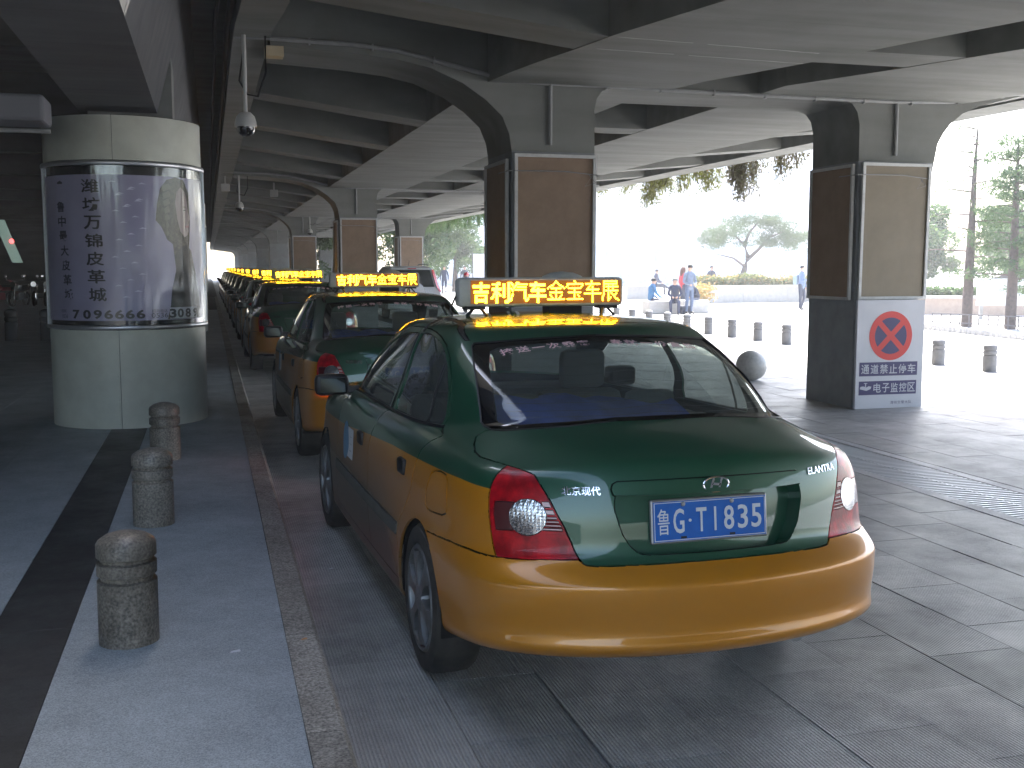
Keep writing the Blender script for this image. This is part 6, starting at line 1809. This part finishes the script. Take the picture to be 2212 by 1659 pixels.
# vines hanging over the deck edge
def vines(y0, y1, n, lmin, lmax, mt, lab, xo=10.45, zt=4.3):
    P = []; st = MB()
    for k in range(int(n * 1.7)):
        y = rng.uniform(y0, y1); x = xo + rng.uniform(0, .35); L_ = rng.uniform(lmin, lmax) * (.6 + .4 * math.sin(y * 1.9) ** 2); bott = zt - L_
        st.tube([(x, y, zt), (x + .02, y + .03, zt - L_ * .5), (x, y, bott)], .004, 3, cap=False)
        q = int(L_ * 80); P.append(np.stack([x + rng.normal(0, .05, q), y + rng.normal(0, .05, q), rng.uniform(bott, zt, q)], 1))
    e = empty("hanging_vine", (xo, (y0 + y1) / 2, 0), 0, lab, "vine", "vines hanging from the viaduct edge"); e.location = (0, 0, 0)
    st.build("stems", BARK, e); tag(e.children[-1], kind="stuff"); leafobj("foliage", np.concatenate(P), .075, mt, e, 2.6, .9)
VB = leaf_mat("dry_vine", (.13, .13, .065), (.10, .08, .05))
vines(24.3, 25.8, 34, .95, 1.25, VINEL, "leftmost yellow green clump of hanging vine over the plaza")
vines(21.8, 23.9, 30, .8, 1.15, VINEL, "mixed brown and yellow vine clump left of the middle")
vines(19.9, 21.3, 34, .95, 1.35, VB, "brown hanging vine clump, longest strands, in the middle")
vines(18.1, 19.3, 16, .7, 1.1, VB, "thin brown hanging vine strands nearest the sign pillar")
vines(26.5, 36, 60, .55, .8, VINEL, "low fringe of vine behind the nearest left pillar")
vines(36, 60, 260, .8, 1.1, GREENL, "dense green vine fringe along the far viaduct edge")
# litter on the ground
LIT = mat("paper_scrap", (.6, .6, .62), .8); BUTT = mat("cigarette_filter", (.6, .33, .16), .8)
for i, (x, y, z_, s, lb, mt) in enumerate(((.06, 4.36, WZ, .022, "small white paper scrap on the left walkway", LIT), (.335, 4.42, WZ + .005, .014, "orange cigarette end on the kerb", BUTT), (-.30, 7.9, WZ, .012, "tiny white litter speck between the bollards", LIT), (.60, 5.9, .001, .015, "white scrap in the gutter lane", LIT))):
    m = MB(); m.add([(x - s, y - s * .4, z_ + .001), (x + s, y - s * .3, z_ + .003), (x + s * .8, y + s * .5, z_ + .006), (x - s * .7, y + s * .4, z_ + .002), (x, y, z_ + .008)], [(0, 1, 4), (1, 2, 4), (2, 3, 4), (3, 0, 4)])
    tag(m.build("litter", mt), lb, "litter")

# ================================================================== motorbikes deep in the dark hall
def moto(x, y, rz, c, lab, lamp=False):
    e = empty("motorbike", (x, y, WZ), rz, lab, "motorbike", "motorbikes parked in the dark hall")
    for yy in (-.62, .62):
        w = empty("wheel", (0, yy, .29)); w.parent = e
        m = MB(); m.lathe([(.24, -.03), (.275, -.045), (.295, 0), (.275, .045), (.24, .03)], 26, axis='x', cap=False); m.build("tyre", RUB, w, smooth=True, angle=40)
        m = MB(); m.lathe([(.235, -.02), (.245, 0), (.235, .02)], 26, axis='x', cap=False)
        for k in range(6):
            a = k * math.pi / 3; m.tube([(0, 0, 0), (0, .235 * math.cos(a), .235 * math.sin(a))], .006, 4)
        m.build("rim", CHROME, w)
    m = MB(); m.bevbox(-.11, .11, -.75, -.05, .60, .76, .04); m.bevbox(-.13, .13, -.08, .34, .62, .86, .07); m.bevbox(-.12, .12, -.25, .25, .25, .55, .05); m.build("bike_body", c, e, smooth=True, angle=40)
    m = MB(); m.tube([(-.06, .62, .29), (-.06, .42, .9)], .022, 6); m.tube([(.06, .62, .29), (.06, .42, .9)], .022, 6); m.tube([(-.34, .28, 1.03), (-.1, .40, .98), (.1, .40, .98), (.34, .28, 1.03)], .014, 6); m.lathe([(.03, .0), (.09, .03), (.1, .09)], 14, axis='y', c=(0, .42, .86)); m.build("fork", CHROME, e, smooth=True, angle=50)
    m = MB(); m.bevbox(-.12, .12, -.72, .0, .765, .84, .03); m.build("saddle", TRIM, e)
    for s in (-1, 1):
        m = MB(); m.tube([(s * .3, .32, 1.04), (s * .33, .38, 1.16)], .006, 4); m.bevbox(s * .33 - .05, s * .33 + .05, .37, .39, 1.13, 1.21, .008); m.build("mirror", CHROME, e)
MR = mat("red_bike_paint", (.25, .01, .015), .3, coat=1.0); MG = mat("grey_bike_paint", (.10, .10, .11), .3, coat=1.0)
moto(-7.8, 46.0, R(150), MR, "red motorbike at the left edge of the dark hall")
moto(-7.15, 46.4, R(165), MG, "grey motorbike beside the red one in the dark hall")
moto(-6.7, 47.2, R(185), MG, "third motorbike in the dark hall, half lost in shadow")
moto(-6.1, 46.6, R(178), MG, "lone motorbike nearest the clad column in the dark hall")
LAMPW = mat("lit_window", (.3, .4, .36), .5, emit=(.55, .8, .7), estr=.045); REDE = mat("red_lamp", (.5, .02, .02), .5, emit=(1, .05, .05), estr=1.5)
st = empty("lit_panel", (-8.95, 56, 2.75), 0, "slanted pale lit strip with a small red lamp in the dark hall", "light panel")
m = MB(); m.prism([(-.75, 1.35), (-.25, 1.35), (.55, -.9), (.1, -.9)], 0, .06, 'y'); m.build("panel_face", LAMPW, st); m = MB(); m.lathe([(.10, -.03), (.06, -.06)], 14, axis='y', c=(.12, 0, .1)); m.build("red_lamp", REDE, st)

# ================================================================== haze volume added to wash out distant things, standing in for lens glare
hz = MB().box(-70, 140, -58, 190, -1.7, 24).build("lens_glare_haze", MATS["paper_scrap"])
hm = bpy.data.materials.new("lens_glare_haze"); hm.use_nodes = True; hm.node_tree.nodes.clear()
ho_ = hm.node_tree.nodes.new("ShaderNodeOutputMaterial"); pv = hm.node_tree.nodes.new("ShaderNodeVolumePrincipled")
pv.inputs["Color"].default_value = (.96, .97, 1.0, 1); pv.inputs["Density"].default_value = .0020
hm.node_tree.links.new(pv.outputs[0], ho_.inputs["Volume"]); hz.data.materials.clear(); hz.data.materials.append(hm)
tag(hz, kind="stuff")
scene.cycles.volume_bounces = 1
